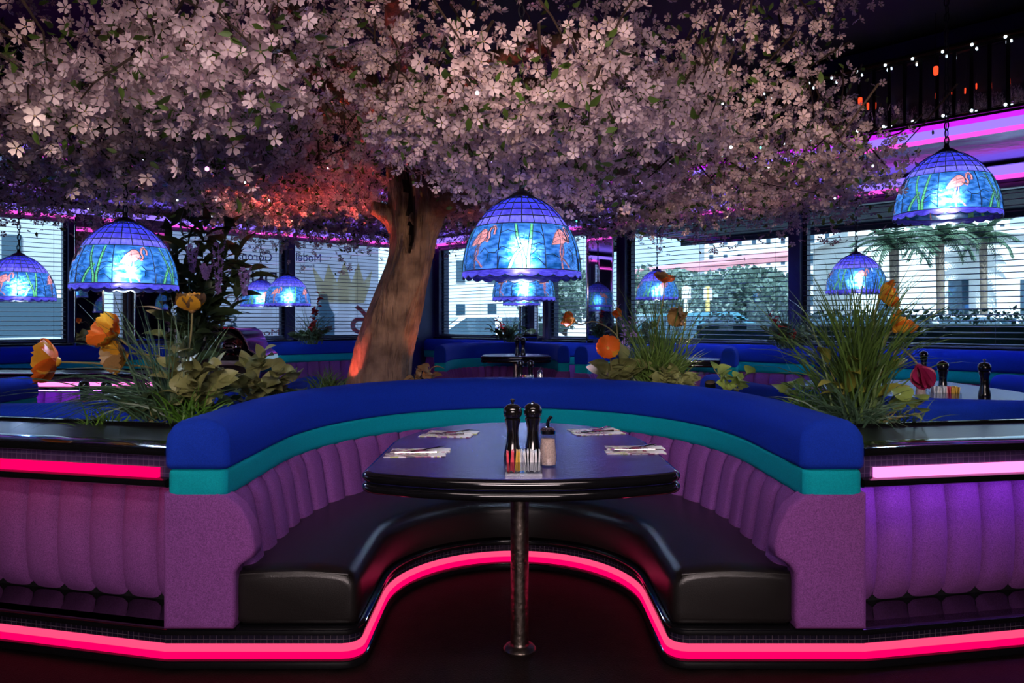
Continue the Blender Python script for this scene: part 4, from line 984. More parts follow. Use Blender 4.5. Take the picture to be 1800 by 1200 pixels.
def bench(label, loc, rz, length, zoff=0.0, n_ch=None, both=False):
    e = thing('booth_bench', loc, label, 'bench', 'straight booth benches', rz)
    def sx(prof, r=0.03):
        cn = sum(p[0] for p in prof) / len(prof); cz = sum(p[1] for p in prof) / len(prof); w = max(p[0] for p in prof) - min(p[0] for p in prof)
        ring = lambda x, k: [(x, cn + (a - cn) * k, zoff + cz + (z - cz) * k) for a, z in prof]; R = []
        for i in range(4): a = PI / 2 * i / 3; R.append(ring(r - r * math.cos(a) if False else r * (1 - math.sin(a)) * 0 + r * (1 - math.cos(PI / 2 - a)), 1 - 2 * r * (1 - math.sin(a)) / w))
        R.append(ring(length / 2, 1))
        for i in range(3, -1, -1): a = PI / 2 * i / 3; R.append(ring(length - r * (1 - math.cos(PI / 2 - a)), 1 - 2 * r * (1 - math.sin(a)) / w))
        return MB().loft(R)
    sx(rrect(-0.035, 0.185, 0.69, 0.865, 0.085, 0.02)).build('top_roll', M_['velvet_blue'], e)
    sx(rrect(-0.028, 0.175, 0.585, 0.692, 0.015, 0.03), 0.02).build('teal_band', M_['velvet_teal'], e)
    m = MB(); m.box((length / 2, 0.085, 0.30 + zoff / 2), (length - 0.04, 0.15, 0.60 + zoff)); m.build('back_shell', M_['velvet_purple'], e, flat=True)
    w = 0.165; n = int((length - 0.06) / w)
    s = MB(); rows = []
    for j in range(7):
        v = j / 6; row = []
        for i in range(7):
            u = i / 6; arch = max(0.0, 1 - abs(2 * u - 1) ** 3.2) ** 0.5; row.append((w * (0.015 + 0.97 * u), -0.004 - 0.05 * (1 - v) - 0.03 * arch * (1 - max(0, (v - .78) / .22) ** 2.2 * 0.85), 0.29 + 0.31 * v + zoff))
        rows.append(row)
    s.loft(rows, closed=False); me = s.mesh('back_channel', M_['velvet_purple'], angle=70)
    for i in range(n): link('back_channel', me, e, Matrix.Translation((0.03 + i * w, 0, 0)))
    m = MB(); m.box((length / 2, -0.27, 0.235 + zoff), (length - 0.02, 0.46, 0.19), bev=0.03); m.build('seat', M_['vinyl'], e)
    m = MB(); m.box((length / 2, -0.25, 0.07 + zoff / 2), (length - 0.04, 0.40, 0.138 + zoff)); m.build('plinth', M_['matte'], e)
    return e
angR = math.atan2(DR.y, DR.x); angL = math.atan2(-DL.y, -DL.x)
q = MR @ Vector((5.0, -0.30, 0)); bench('long blue bench along the right hand windows', q, angR, 6.0, 0.10)
q = ML @ Vector((-9.5, -0.30, 0)); bench('long blue bench along the left hand windows', q, angL, 8.7, 0.07)
q = MR @ Vector((0.15, -0.30, 0)); bench('blue bench under the window right of the trunk', q, angR, 4.6, 0.07)
bench('bench whose round blue end shows behind the tall grass', (2.42, 5.62, 0), math.radians(62), 0.95, 0.02)
pw3 = copy_tree(pwR); pw3['label'] = 'distant planter wall with pink neon at the left edge'; place(pw3, (-5.6, 6.45, 0.0), math.radians(-3.0))

# host station with a curved hood
hs = thing('host_station', (-2.42, 6.0, 0), 'black host station with curved hood and oval badge', 'host station')
ol = [(-0.28, 0.72), (0.42, 0.72), (0.42, 0.86), (0.405, 0.93), (0.34, 0.98), (0.30, 1.06), (0.265, 1.12), (0.21, 1.155), (-0.28, 1.155)]
def xz_prism(poly, y0, y1): return MB().add([(x, y, z) for y in (y0, y1) for x, z in poly], [tuple(range(len(poly))), tuple(range(len(poly), 2 * len(poly)))[::-1]] + [(i, (i + 1) % len(poly), len(poly) + (i + 1) % len(poly), len(poly) + i) for i in range(len(poly))])
xz_prism(ol, 0.0, 0.5).build('hood', M_['gloss'], hs, angle=50)
m = MB(); m.tube([(x, -0.006, z) for x, z in ol[1:]], 0.009, 6); m.build('chrome_edge', M_['chrome'], hs)
xz_prism([(x * 0.88 - 0.01, (z - 0.72) * 0.86 + 0.75) for x, z in ol], -0.012, 0.0).build('front_panel', mat('speckled_panel', (0.03, 0.028, 0.03), 0.5, var=(14, 0.7), bump=(30, 0.2)), hs, flat=True)
m = MB(); m.lathe([(0, 0.04), (0.05, 0.035), (0.09, 0.01), (0.10, 0.0)], 24, M=Matrix.Translation((0.20, -0.012, 0.99)) @ Matrix.Rotation(PI / 2, 4, 'X')); m.build('badge_boss', M_['gloss'], hs)
m = MB(); m.tube([(0.20 + 0.055 * math.cos(a), -0.055, 1.01 + 0.026 * math.sin(a)) for a in [2 * PI * i / 28 for i in range(29)]], 0.004, 6, cap=False); m.build('badge_ring', M_['chrome'], hs)
m = MB()
for i in range(9): m.box((0.20 - 0.034 + i * 0.0085, -0.054, 1.01), (0.005, 0.004, 0.012 if i % 3 else 0.016))
tag(m.build('badge_lettering', M_['white'], hs), kind='stuff')
m = MB(); m.box((0.20, -0.05, 0.875), (0.17, 0.06, 0.035), bev=0.006); m.build('card_tray', M_['white'], hs)
m = MB(); m.box((0.07, 0.25, 0.36), (0.62, 0.44, 0.718)); m.build('cabinet', M_['matte'], hs)
for x, w, h, z, lab in ((-0.245, 0.095, 0.30, 1.0, 'tall white menu card leaning on the host station'), (-0.12, 0.065, 0.16, 0.935, 'short white menu card beside the tall one')):
    e = thing('menu_card', (-2.42 + x, 5.95, 0.72), lab, 'menu card', 'white menu cards')
    m = MB(); m.box((0, 0, z - 0.72), (w, 0.006, h), M=Matrix.Rotation(-0.06, 4, 'X')); m.build('card', mat('card_white', (0.62, 0.58, 0.68), 0.6, var=(8, 0.06)), e, flat=True)
    m = MB(); m.box((0, 0.0, 0.42 * (z - h / 2 - 0.72)), (0.02, 0.02, max(0.02, 0.85 * (z - h / 2 - 0.72)))); m.build('stand', M_['matte'], e)

# ------------------------------------------------------------------ plants in the beds
GM = {k: leaf_mat('foliage_' + k, a, b, t) for k, a, b, t in (
    ('grass', (0.05, 0.11, 0.02), (0.14, 0.22, 0.05), .25), ('bluegrass', (0.03, 0.09, 0.06), (0.10, 0.17, 0.10), .2), ('bright', (0.06, 0.18, 0.02), (0.14, 0.28, 0.03), .3),
    ('khaki', (0.16, 0.17, 0.06), (0.30, 0.30, 0.13), .2), ('dark', (0.025, 0.05, 0.02), (0.07, 0.11, 0.045), .2), ('lime', (0.22, 0.32, 0.06), (0.38, 0.48, 0.14), .3),
    ('orange', (0.85, 0.11, 0.012), (0.90, 0.24, 0.03), .3), ('gold', (0.75, 0.30, 0.02), (0.85, 0.48, 0.05), .3), ('brown', (0.20, 0.11, 0.04), (0.38, 0.22, 0.09), .2), ('magenta', (0.22, 0.005, 0.05), (0.38, 0.02, 0.12), .2),
    ('red', (0.40, 0.01, 0.02), (0.6, 0.03, 0.03), .2), ('violet', (0.32, 0.16, 0.60), (0.55, 0.36, 0.78), .3), ('stem', (0.18, 0.16, 0.07), (0.26, 0.23, 0.10), .1), ('yellow', (0.26, 0.25, 0.03), (0.40, 0.38, 0.08), .3))}
prng = random.Random(21)
def grass(name, loc, n, L, lean, droop, w, mt, label, group='grass clumps', bias=(0, 0), cat='grass'):
    m = MB(); r = prng
    for i in range(n):
        a = r.uniform(0, 2 * PI); ln = L * r.uniform(0.55, 1.0); le = lean * r.uniform(0.15, 1.0); d = Vector((math.cos(a) * le + bias[0], math.sin(a) * le + bias[1], 1)).normalized()
        p = Vector((r.gauss(0, 0.03) * (1 + L), r.gauss(0, 0.03) * (1 + L), 0)); side = d.cross(Vector((r.uniform(-1, 1), r.uniform(-1, 1), 0.2))).normalized(); rows = []; dr = droop * r.uniform(0.4, 1.5)
        for k in range(7):
            t = k / 6; ww = w * (1 - t ** 2.2) * r.uniform(0.9, 1.1) + 0.0004
            rows.append([tuple(p + side * ww), tuple(p - side * ww)]); p = p + d * ln / 6; d = (d + Vector((d.x, d.y, 0)) * dr * 0.25 + Vector((0, 0, -dr * 0.26))).normalized()
        m.loft(rows, closed=False)
    e = thing(name, loc, label, cat, group); o = m.build('blades', GM[mt], e, angle=80); tag(o, kind='stuff'); return e
def leaf_mesh(name, kind, mt):
    m = MB(); rows = []
    prof = {'heart': (0.0, 0.42, 0.55, 0.52, 0.40, 0.22, 0.0), 'oval': (0.0, 0.20, 0.30, 0.32, 0.27, 0.16, 0.0), 'long': (0.0, 0.11, 0.16, 0.17, 0.14, 0.08, 0.0), 'petal': (0.10, 0.34, 0.50, 0.58, 0.60, 0.52, 0.34)}[kind]
    for k, w in enumerate(prof):
        t = k / 6
        if kind == 'petal':
            rows.append([(t * (1 - 0.10 * abs(q / 4) ** 2 + 0.05 * math.sin(q * 2.1) * t), q / 4 * w, 0.42 * t * t + 0.05 * abs(q / 4) + 0.055 * t * math.sin(q * 2.6 + k * 0.8)) for q in range(-4, 5)]); continue
        z = 0.10 * math.sin(PI * t) - 0.14 * t * t
        if kind == 'petal': z = 0.42 * t * t; 
        rows.append([(t, s * w, z + (0.07 * abs(s) * w / 0.3) + (0.03 * math.sin(9 * s) * t if kind == 'petal' else 0)) for s in (-1, -0.5, 0, 0.5, 1)])
    m.loft(rows, closed=False); return m.mesh(name, GM[mt], angle=85)
_lm = {}
def lm(kind, mt):
    if (kind, mt) not in _lm: _lm[(kind, mt)] = leaf_mesh('leaf' if kind != 'petal' else 'petal', kind, mt)
    return _lm[(kind, mt)]
def orient(d, up, s, roll=0.0):
    d = Vector(d).normalized(); y = Vector(up).cross(d)
    if y.length < 1e-4: y = Vector((0, 1, 0)).cross(d)
    y.normalize(); z = d.cross(y); return Matrix(((d.x, y.x, z.x, 0), (d.y, y.y, z.y, 0), (d.z, y.z, z.z, 0), (0, 0, 0, 1))) @ Matrix.Rotation(roll, 4, 'X') @ Matrix.Diagonal((s, s, s, 1))
def leafy(name, base, ends, mt, kind, size, per, label, group='leafy plants', cat='plant', stem_mt='stem', spread=1.0):
    """ends: world points the stems grow to"""
    base = Vector(base); e = thing(name, base, label, cat, group); r = prng
    for end in ends:
        end = Vector(end) - base; b0 = Vector((r.uniform(-.04, .04), r.uniform(-.04, .04), 0)); mid = b0.lerp(end, .5) + Vector((0, 0, 0.06 * end.length))
        pts = [b0, b0.lerp(mid, .5) + Vector((0, 0, .01)), mid, mid.lerp(end, .6), end]
        MB().tube(pts, [0.004, 0.0035, 0.003, 0.0025, 0.002], 5).build('stem', GM[stem_mt], e)
        for k in range(per):
            t = 0.30 + 0.70 * (k + 1) / per; p = b0.lerp(mid, min(1, t * 2)) if t < .5 else mid.lerp(end, (t - .5) * 2)
            d = Vector((r.gauss(0, 1), r.gauss(0, 1) - 0.35, r.uniform(-0.3, 0.8))) * spread + (end - b0).normalized() * 0.5
            s = size * r.uniform(0.65, 1.15); link('leaf', lm(kind, mt), e, Matrix.Translation(p) @ orient(d, (r.uniform(-.5, .5), r.uniform(-.9, 0.1), 1), s, r.uniform(-.5, .5)))
    return e
def poppy(label, base, path, face, size, mts=('orange', 'gold'), n=6, open_=1.0, group='artificial poppies', name='poppy', cat='flower', core='gold'):
    base = Vector(base); e = thing(name, base, label, cat, group); pts = [Vector((0, 0, 0))] + [Vector(p) - base for p in path]
    dense = [cr(pts, k, q / 4) for k in range(len(pts) - 1) for q in range(4)] + [pts[-1]]
    MB().tube(dense, 0.0045, 6).build('stem', GM['stem'], e)
    h = pts[-1]; f = Vector(face).normalized(); a = f.cross(Vector((0.3, 0.2, 1))).normalized(); b = f.cross(a)
    for i in range(n):
        t = 2 * PI * i / n + 0.2; d = (a * math.cos(t) + b * math.sin(t)) * open_ + f * (1.25 - open_)
        link('petal', lm('petal', mts[i % len(mts)]), e, Matrix.Translation(h + f * 0.01 * (i % 2)) @ orient(d, f, size * prng.uniform(0.9, 1.1)))
    m = MB(); R = f.to_track_quat('Z', 'Y').to_matrix().to_4x4(); m.lathe([(0, -0.10 * size), (0.16 * size, -0.02 * size), (0.20 * size, 0.06 * size), (0.12 * size, 0.16 * size), (0, 0.18 * size)], 10, M=Matrix.Translation(h) @ R); m.build('flower_centre', GM[core], e)
    return e
# left bed
YL = 3.30
poppy('orange poppy leaning furthest left over the left bed', P(315, 735, YL), [P(290, 655, YL), P(190, 640, YL), P(104, 636, YL - .03)], (-0.9, -0.35, 0.1), 0.115, ('orange', 'orange', 'orange', 'gold'))
poppy('tall orange and yellow poppy in the left bed', P(300, 735, YL), [P(270, 640, YL), P(230, 610, YL), P(203, 590, YL)], (-0.5, -0.75, 0.5), 0.10, ('orange', 'orange', 'gold'))
poppy('withered brown poppy just below the tall orange one', P(320, 735, YL), [P(300, 640, YL), P(250, 622, YL), P(218, 622, YL)], (-0.5, -0.9, -0.1), 0.092, ('brown', 'brown', 'gold'), core='brown')
poppy('brownish cup shaped poppy on an upright stem in the left bed', P(335, 735, YL), [P(330, 640, YL), P(336, 585, YL), P(338, 548, YL)], (0.0, -0.15, 1), 0.082, ('brown', 'brown', 'gold'), open_=0.8, core='khaki' if False else 'brown')
grass('long_grass', P(300, 735, YL + .05), 150, 0.68, 0.75, 1.1, 0.0035, 'bluegrass', 'long blue green grass arching to the left over the left bed', bias=(-0.9, -0.1))
grass('long_grass', P(300, 735, YL), 60, 0.66, 0.45, 0.3, 0.0035, 'bluegrass', 'upright fine grass behind the withered poppy', bias=(-0.08, 0))
grass('grass_tuft', P(332, 752, YL - .12), 80, 0.24, 0.9, 0.8, 0.004, 'bright', 'bright green grass tuft by the blue roll of the front booth')
grass('grass_tuft', P(182, 765, YL - .05), 80, 0.20, 0.9, 0.8, 0.004, 'bright', 'bright green grass tuft left of the front booth near the counter')
leafy('leafy_plant', P(335, 735, YL), [P(300, 640, YL), P(330, 612, YL), P(365, 640, YL - .05), P(390, 660, YL), P(310, 690, YL - .1), P(355, 690, YL - .1), P(345, 655, YL - .1)], 'khaki', 'oval', 0.115, 11, 'khaki leafy plant in the left bed under the brown poppy', stem_mt='stem')
leafy('leafy_plant', P(440, 715, YL + .55), [P(430, 640, YL + .5), P(460, 628, YL + .5), P(490, 655, YL + .5), P(520, 668, YL + .5), P(470, 680, YL + .4), P(415, 670, YL + .4)], 'khaki', 'oval', 0.125, 11, 'leafy plant left of the trunk behind the front booth')
leafy('leafy_plant', P(270, 745, YL), [P(255, 690, YL), P(300, 705, YL - .1), P(240, 720, YL), P(375, 715, YL - .05), P(400, 690, YL)], 'dark', 'heart', 0.10, 6, 'dark broad leaved plant low in the left bed')
leafy('leafy_plant', P(470, 730, YL + .62), [P(440, 690, YL + .55), P(490, 690, YL + .6), P(535, 690, YL + .7), P(400, 700, YL + .45)], 'dark', 'heart', 0.10, 7, 'dark leaves spilling behind the left end of the blue roll')
grass('grass_tuft', P(578, 690, 4.75), 90, 0.20, 0.7, 0.6, 0.004, 'grass', 'grass tuft glowing orange beside the trunk')
leafy('leafy_plant', P(745, 690, 5.0), [P(735, 650, 5.0), P(755, 645, 4.95), P(765, 660, 4.95), P(725, 665, 5.0)], 'brown', 'oval', 0.09, 6, 'small leafy plant lit amber right of the trunk')
# little wisteria tree
wt = P(335, 735, 4.55)
wis = leafy('wisteria', wt, [P(x, y, 4.55 + dz) for x, y, dz in ((275, 420, 0), (300, 390, .1), (330, 380, -.1), (360, 400, 0), (395, 420, .1), (420, 445, 0), (440, 470, -.05), (350, 470, -.15), (375, 500, -.1), (310, 450, -.1), (285, 470, .1), (400, 395, .2))], 'dark', 'long', 0.19, 24, 'small dark wisteria tree with violet flowers beside the left lamp', 'wisteria', 'tree', 'dark')
MB().tube([(0, 0, 0), (0.01, 0, .35), (-0.02, 0, .6), (0.0, 0, .9)], [0.018, 0.016, 0.014, 0.010], 8).build('trunk', M_['twig'], wis)
fl = MB()
for i in range(5): a = 2 * PI * i / 5; fl.add([(0, 0, 0), (0.011 * math.cos(a - .5), 0.011 * math.sin(a - .5), .004), (0.016 * math.cos(a), 0.016 * math.sin(a), .007), (0.011 * math.cos(a + .5), 0.011 * math.sin(a + .5), .004)], [(0, 1, 2, 3)])
for px, py, L in ((338, 430, .16), (384, 425, .30), (430, 470, .16), (362, 465, .08)):
    s = MB(); p = P(px, py, 4.35) - wt
    for k in range(34):
        t = k / 34; rr = 0.028 * (1 - t) + 0.004; a = k * 2.4; s.add(fl.v, fl.f, 0, Matrix.Translation(p + Vector((rr * math.cos(a), rr * math.sin(a), -L * t))) @ Matrix.Rotation(a, 4, 'Z') @ Matrix.Rotation(PI / 2 + .3, 4, 'Y'))
    s.tube([p, p + Vector((0, 0, -L))], 0.002, 4); s.build('flower_raceme', GM['violet'], wis)
# bed behind the front booth, right
YR = 4.98
grass('grass_mound', P(1150, 690, YR), 520, 0.44, 0.75, 0.45, 0.0050, 'grass', 'thick mound of grass behind the right of the front booth')
grass('long_grass', P(1165, 690, YR + .1), 150, 0.84, 0.35, 0.5, 0.0042, 'grass', 'tall arching grass rising before the small lamp right of centre')
leafy('leafy_plant', P(1085, 690, YR - .1), [P(1065, 650, YR - .1), P(1090, 640, YR - .1), P(1110, 655, YR - .1), P(1070, 668, YR - .15)], 'khaki', 'heart', 0.15, 6, 'broad round leaves under the open orange flower')
leafy('leafy_plant', P(1180, 695, YR - .2), [P(1150, 668, YR - .2), P(1180, 655, YR - .2), P(1205, 665, YR - .2), P(1225, 668, YR - .2), P(1165, 650, YR - .2)], 'khaki', 'oval', 0.10, 10, 'small leaved plant in front of the grass mound')
leafy('pothos', P(1290, 710, YR - .55), [P(1255, 648, YR - .55), P(1290, 665, YR - .6), P(1312, 655, YR - .6), P(1270, 672, YR - .6), P(1305, 672, YR - .65)], 'lime', 'heart', 0.085, 4, 'lime green pothos on the back of the blue roll')
poppy('open orange flower facing the camera right of centre', P(1080, 690, YR - .1), [P(1075, 650, YR - .15), P(1072, 625, YR - .2), P(1069, 612, YR - .25)], (-0.15, -1, 0.15), 0.085, ('orange', 'orange', 'gold'), n=5)
poppy('orange poppy on a thorny stem reaching left before the far blind', P(1100, 690, YR), [P(1090, 600, YR), P(1050, 566, YR), P(1020, 570, YR), P(1010, 564, YR)], (-0.9, -0.1, 0.3), 0.075, ('gold', 'orange'), open_=0.75)
poppy('flat orange flower held up against the small lamp', P(1140, 690, YR), [P(1150, 600, YR), P(1165, 530, YR), P(1168, 496, YR)], (0.1, -0.25, 1), 0.075, ('orange', 'brown'), open_=1.1)
poppy('drooping brown flower right of the tall grass', P(1175, 690, YR), [P(1190, 620, YR), P(1205, 570, YR), P(1200, 552, YR)], (-0.6, -0.6, -0.2), 0.11, ('brown',), open_=0.7, core='brown')
poppy('small orange bud beside the mirrored column', P(1095, 690, YR + .3), [P(1088, 620, YR + .3), P(1084, 572, YR + .3), P(1084, 556, YR + .3)], (0, -0.8, 0.5), 0.06, ('orange',), n=5, open_=0.6)
leafy('blue_flower_sprig', P(1105, 690, YR + .35), [P(1095, 575, YR + .3), P(1110, 560, YR + .3), P(1100, 590, YR + .3), P(1120, 540, YR + .3), P(1085, 530, YR + .3)], 'violet', 'oval', 0.05, 9, 'sprig of blue violet flowers beside the mirrored column', stem_mt='dark')
# right bed
YB = 3.34
grass('long_grass', P(1505, 745, YB), 330, 0.80, 0.42, 0.75, 0.0040, 'grass', 'tall fountain of grass at the right end of the front booth')
grass('grass_mound', P(1500, 760, YB - .1), 190, 0.38, 0.95, 0.9, 0.004, 'bluegrass', 'low blue green grass at the foot of the right fountain grass')
grass('grass_tuft', P(1430, 735, YB + .25), 100, 0.24, 0.9, 0.7, 0.004, 'bright', 'bright grass tuft behind the right arm of the blue roll')
grass('grass_tuft', P(1575, 765, YB - .05), 60, 0.22, 0.9, 0.7, 0.004, 'bluegrass', 'grass tuft at the curb of the right planter')
leafy('broad_leaf_plant', P(1490, 745, YB), [P(1455, 640, YB), P(1490, 645, YB - .05), P(1475, 680, YB - .1), P(1540, 690, YB - .05), P(1560, 650, YB), P(1530, 660, YB)], 'yellow', 'long', 0.16, 3, 'yellow green strap leaved plant within the right grass')
leafy('pothos', P(1560, 750, YB - .1), [P(1600, 705, YB - .15), P(1622, 725, YB - .2), P(1625, 705, YB - .15), P(1585, 712, YB - .1)], 'lime', 'heart', 0.085, 2, 'glossy pothos leaves over the right counter')
leafy('pothos', P(1400, 715, YB + .5), [P(1385, 675, YB + .45), P(1400, 690, YB + .4), P(1415, 695, YB + .4), P(1376, 690, YB + .4)], 'lime', 'heart', 0.085, 3, 'pale pothos leaf standing behind the right arm of the booth')
poppy('upper yellow flower in the right grass', P(1520, 745, YB), [P(1530, 620, YB), P(1536, 560, YB), P(1546, 522, YB)], (0.75, -0.35, 0.2), 0.075, ('gold', 'orange'), open_=0.9)
poppy('lower yellow flower leaning right in the right grass', P(1525, 745, YB), [P(1540, 640, YB), P(1560, 590, YB), P(1572, 582, YB)], (0.6, -0.3, 0.7), 0.078, ('gold', 'orange', 'gold'), open_=0.8)
poppy('magenta tulip nodding beside the right caddy', P(1530, 745, YB), [P(1560, 660, YB), P(1578, 612, YB), P(1600, 625, YB - .05), P(1614, 642, YB - .08)], (0.25, -0.25, -0.9), 0.085, ('magenta',), n=5, open_=0.35, name='tulip', core='magenta')
# far clumps on the window benches
def far_clump(p, red, label):
    grass('far_grass', p, 60, 0.55, 0.6, 0.6, 0.004, 'bluegrass', 'fine grass ' + label, 'far window plants')
    leafy('far_shrub', p, [p + Vector((prng.uniform(-.25, .25), prng.uniform(-.08, .08), prng.uniform(.06, .2))) for _ in range(7)], 'dark', 'oval', 0.13, 7, 'dark shrub ' + label, 'far window plants', stem_mt='dark')
    if red: leafy('red_flower_spike', p, [p + Vector((dx, 0, dz)) for dx, dz in red], 'red', 'oval', 0.07, 16, 'red flower spike ' + label, 'far window plants', stem_mt='dark', spread=1.4)
def on_bench(px, Y, z): return Vector(((px - CX) / F * Y, Y, z))
far_clump(on_bench(548, 9.15, 0.925), [(0.06, .40), (0.10, .62), (0.03, .25)], 'on the bench left of the trunk')
far_clump(on_bench(900, 9.6, 0.93), [(-.15, .2), (-.2, .3)], 'on the bench behind the largest lamp')
far_clump(on_bench(1385, 7.0, 0.955), [(0.05, .12), (0.0, .17), (-.16, .30)], 'on the bench near the right hand mullion')
far_clump(on_bench(1108, 8.3, 0.93), None, 'on the bench beside the mirrored column')
# ------------------------------------------------------------------ outdoors, seen through the blinds
M_['asphalt'] = mat('asphalt', (0.32, 0.33, 0.35), 0.9, var=(0.6, 0.12), bump=(40, 0.2))
M_['stucco'] = mat('white_stucco', (0.72, 0.70, 0.66), 0.85, var=(1.2, 0.06))
M_['hedge'] = leaf_mat('hedge_leaf', (0.02, 0.07, 0.05), (0.05, 0.12, 0.08), .2)
M_['car_glass'] = mat('car_glass', (0.02, 0.05, 0.08), 0.05, spec=0.8)
M_['tyre'] = mat('tyre', (0.012, 0.012, 0.012), 0.8)
M_['awning'] = mat('awning_grey', (0.06, 0.07, 0.10), 0.8, var=(3, 0.2))
m = MB(); m.box((0, 60, -0.10), (220, 150, 0.1)); tag(m.build('ground', M_['asphalt'], flat=True), kind='structure')
# eave over the right hand windows
e = thing('eave', None, 'dark eave overhanging the right hand windows outside', 'eave', M=MR)
m = MB(); m.box((7.6, 0.85, 2.40), (8.0, 1.25, 0.16)); m.build('eave_slab', M_['awning'], e, flat=True)
m = MB(); m.box((7.6, 1.50, 2.36), (8.0, 0.06, 0.24)); m.build('fascia_board', M_['awning'], e, flat=True)
# hedge
def hedge(label, Mx, x0, x1, y, h):
    e = thing('hedge', None, label, 'hedge', 'clipped hedges outside', M=Mx); m = MB()
    m.box(((x0 + x1) / 2, y, h / 2 - 0.06), (x1 - x0, 0.5, h), bev=0.08); m.build('hedge_body', M_['hedge'], e)
    n = int((x1 - x0) * 380); r = random.Random(3); v = []; f = []
    for i in range(n):
        c = Vector((r.uniform(x0, x1), y + r.uniform(-.3, .3), r.uniform(0.5, h + .05) if r.random() < .6 else h - 0.03 + r.random() * .1)); a = Vector((r.gauss(0, 1), r.gauss(0, 1), r.gauss(0, 1))).normalized(); b = a.cross(Vector((r.gauss(0, 1), r.gauss(0, 1), r.gauss(0, 1)))).normalized(); o = len(v)
        v += [c, c + a * .03 + b * .018, c + a * .07, c + a * .03 - b * .018]; f.append((o, o + 1, o + 2, o + 3))
    o = link('hedge_leaves', fast_mesh('hedge_leaves', np.array([tuple(q) for q in v]), f, [0] * n, [M_['hedge']]), e); tag(o, kind='stuff')
hedge('clipped hedge outside the right hand windows', MR, 3.9, 13.0, 1.6, 1.24)
# cars
def car(loc, rz, col, label, van=False):
    e = thing('parked_car', loc, label, 'car', 'parked cars outside', rz); paint = mat('car_paint', col, 0.25, spec=0.6, coat=0.6)
    L = 4.5; hw = 0.9
    low = [(-2.2, .30), (-2.25, .55), (-2.15, .80), (-1.2, .92), (1.3, .95), (2.1, .88), (2.25, .6), (2.2, .30)]
    cab = [(-1.15, .90), (-0.45, 1.38), (0.95, 1.42), (1.75, .93)] if not van else [(-1.7, .90), (-1.1, 1.85), (2.1, 1.9), (2.2, .93)]
    def body(poly, w0, w1, zt):
        n = len(poly); z0 = min(z for _, z in poly); z1 = max(z for _, z in poly); wid = lambda z: w0 + (w1 - w0) * (z - z0) / (z1 - z0)
        return MB().loft([[(x, s * wid(z), z) for x, z in poly] for s in (-1, 1)])
    body(low, hw * .97, hw, 0).build('body', paint, e, angle=30)
    body(cab, hw * .92, hw * .72, 0).build('roof', paint, e, angle=30)
    cx0 = (cab[0][0] + cab[3][0]) / 2
    for s in (-1, 1):
        m = MB(); g = [(x * .90 + cx0 * .10, .93 + (z - .90) * .84) for x, z in cab]; zt = max(z for _, z in cab)
        wid = lambda z: hw * (.92 - .20 * (z - .9) / (zt - .9)) + 0.012
        half = len(g); mx = cx0
        for a, b in ((0, .47), (.53, 1)):
            bx0 = g[0][0] + (g[3][0] - g[0][0]) * a; bx1 = g[0][0] + (g[3][0] - g[0][0]) * b; tx0 = max(g[1][0], bx0) if a == 0 else bx0; tx1 = min(g[2][0], bx1) if b == 1 else bx1
            if a == 0: tx0 = g[1][0]
            q = [(bx0, g[0][1]), (bx1, g[0][1]), (tx1, g[1][1]), (tx0, g[1][1])]; mm = MB(); mm.add([(x, s * wid(z), z) for x, z in q], [(0, 1, 2, 3)]); mm.build('side_window', M_['car_glass'], e, flat=True)
    for (x0, z0), (x1, z1), nm in ((cab[0], cab[1], 'windscreen'), (cab[3], cab[2], 'rear_window')):
        dx = -0.012 if nm == 'windscreen' else 0.012; m = MB(); q0 = (x0 + (x1 - x0) * .08, z0 + (z1 - z0) * .08); q1 = (x0 + (x1 - x0) * .9, z0 + (z1 - z0) * .9)
        m.add([(q0[0] + dx, -.78, q0[1] + .01), (q0[0] + dx, .78, q0[1] + .01), (q1[0] + dx, .64, q1[1] + .01), (q1[0] + dx, -.64, q1[1] + .01)], [(0, 1, 2, 3)]); m.build(nm, M_['car_glass'], e, flat=True)
    for x in (-1.4, 1.4):
        for s in (-1, 1): m = MB(); m.lathe([(0, -.1), (.30, -.1), (.33, -.05), (.33, .05), (.30, .1), (0, .1)], 18, M=Matrix.Translation((x, s * .84, .33)) @ Matrix.Rotation(PI / 2, 4, 'X')); m.build('wheel', M_['tyre'], e)
    for s in (-1, 1): m = MB(); m.box((-2.2, s * .68, .68), (.08, .34, .13), bev=.02); m.build('headlight', M_['chrome'], e)
car((6.4, 15.0, -.05), 1.45, (0.03, 0.05, 0.08), 'dark car parked outside behind the right hand lamp')
car((9.3, 16.2, -.05), 1.7, (0.55, 0.58, 0.62), 'silver car parked outside at the right, nearest the palms')
car((13.6, 20.5, -.05), 0.2, (0.6, 0.62, 0.66), 'small pale car parked far out at the right edge')
car((2.8, 13.4, -.05), 0.1, (0.04, 0.16, 0.22), 'teal car parked outside behind the tall grass right of centre')
car((-0.75, 16.5, -.05), 0.25, (0.72, 0.72, 0.74), 'white car parked outside right of the tree trunk')
car((-10.6, 14.5, -.05), 0.9, (0.7, 0.7, 0.72), 'white van parked outside the far left window', True)
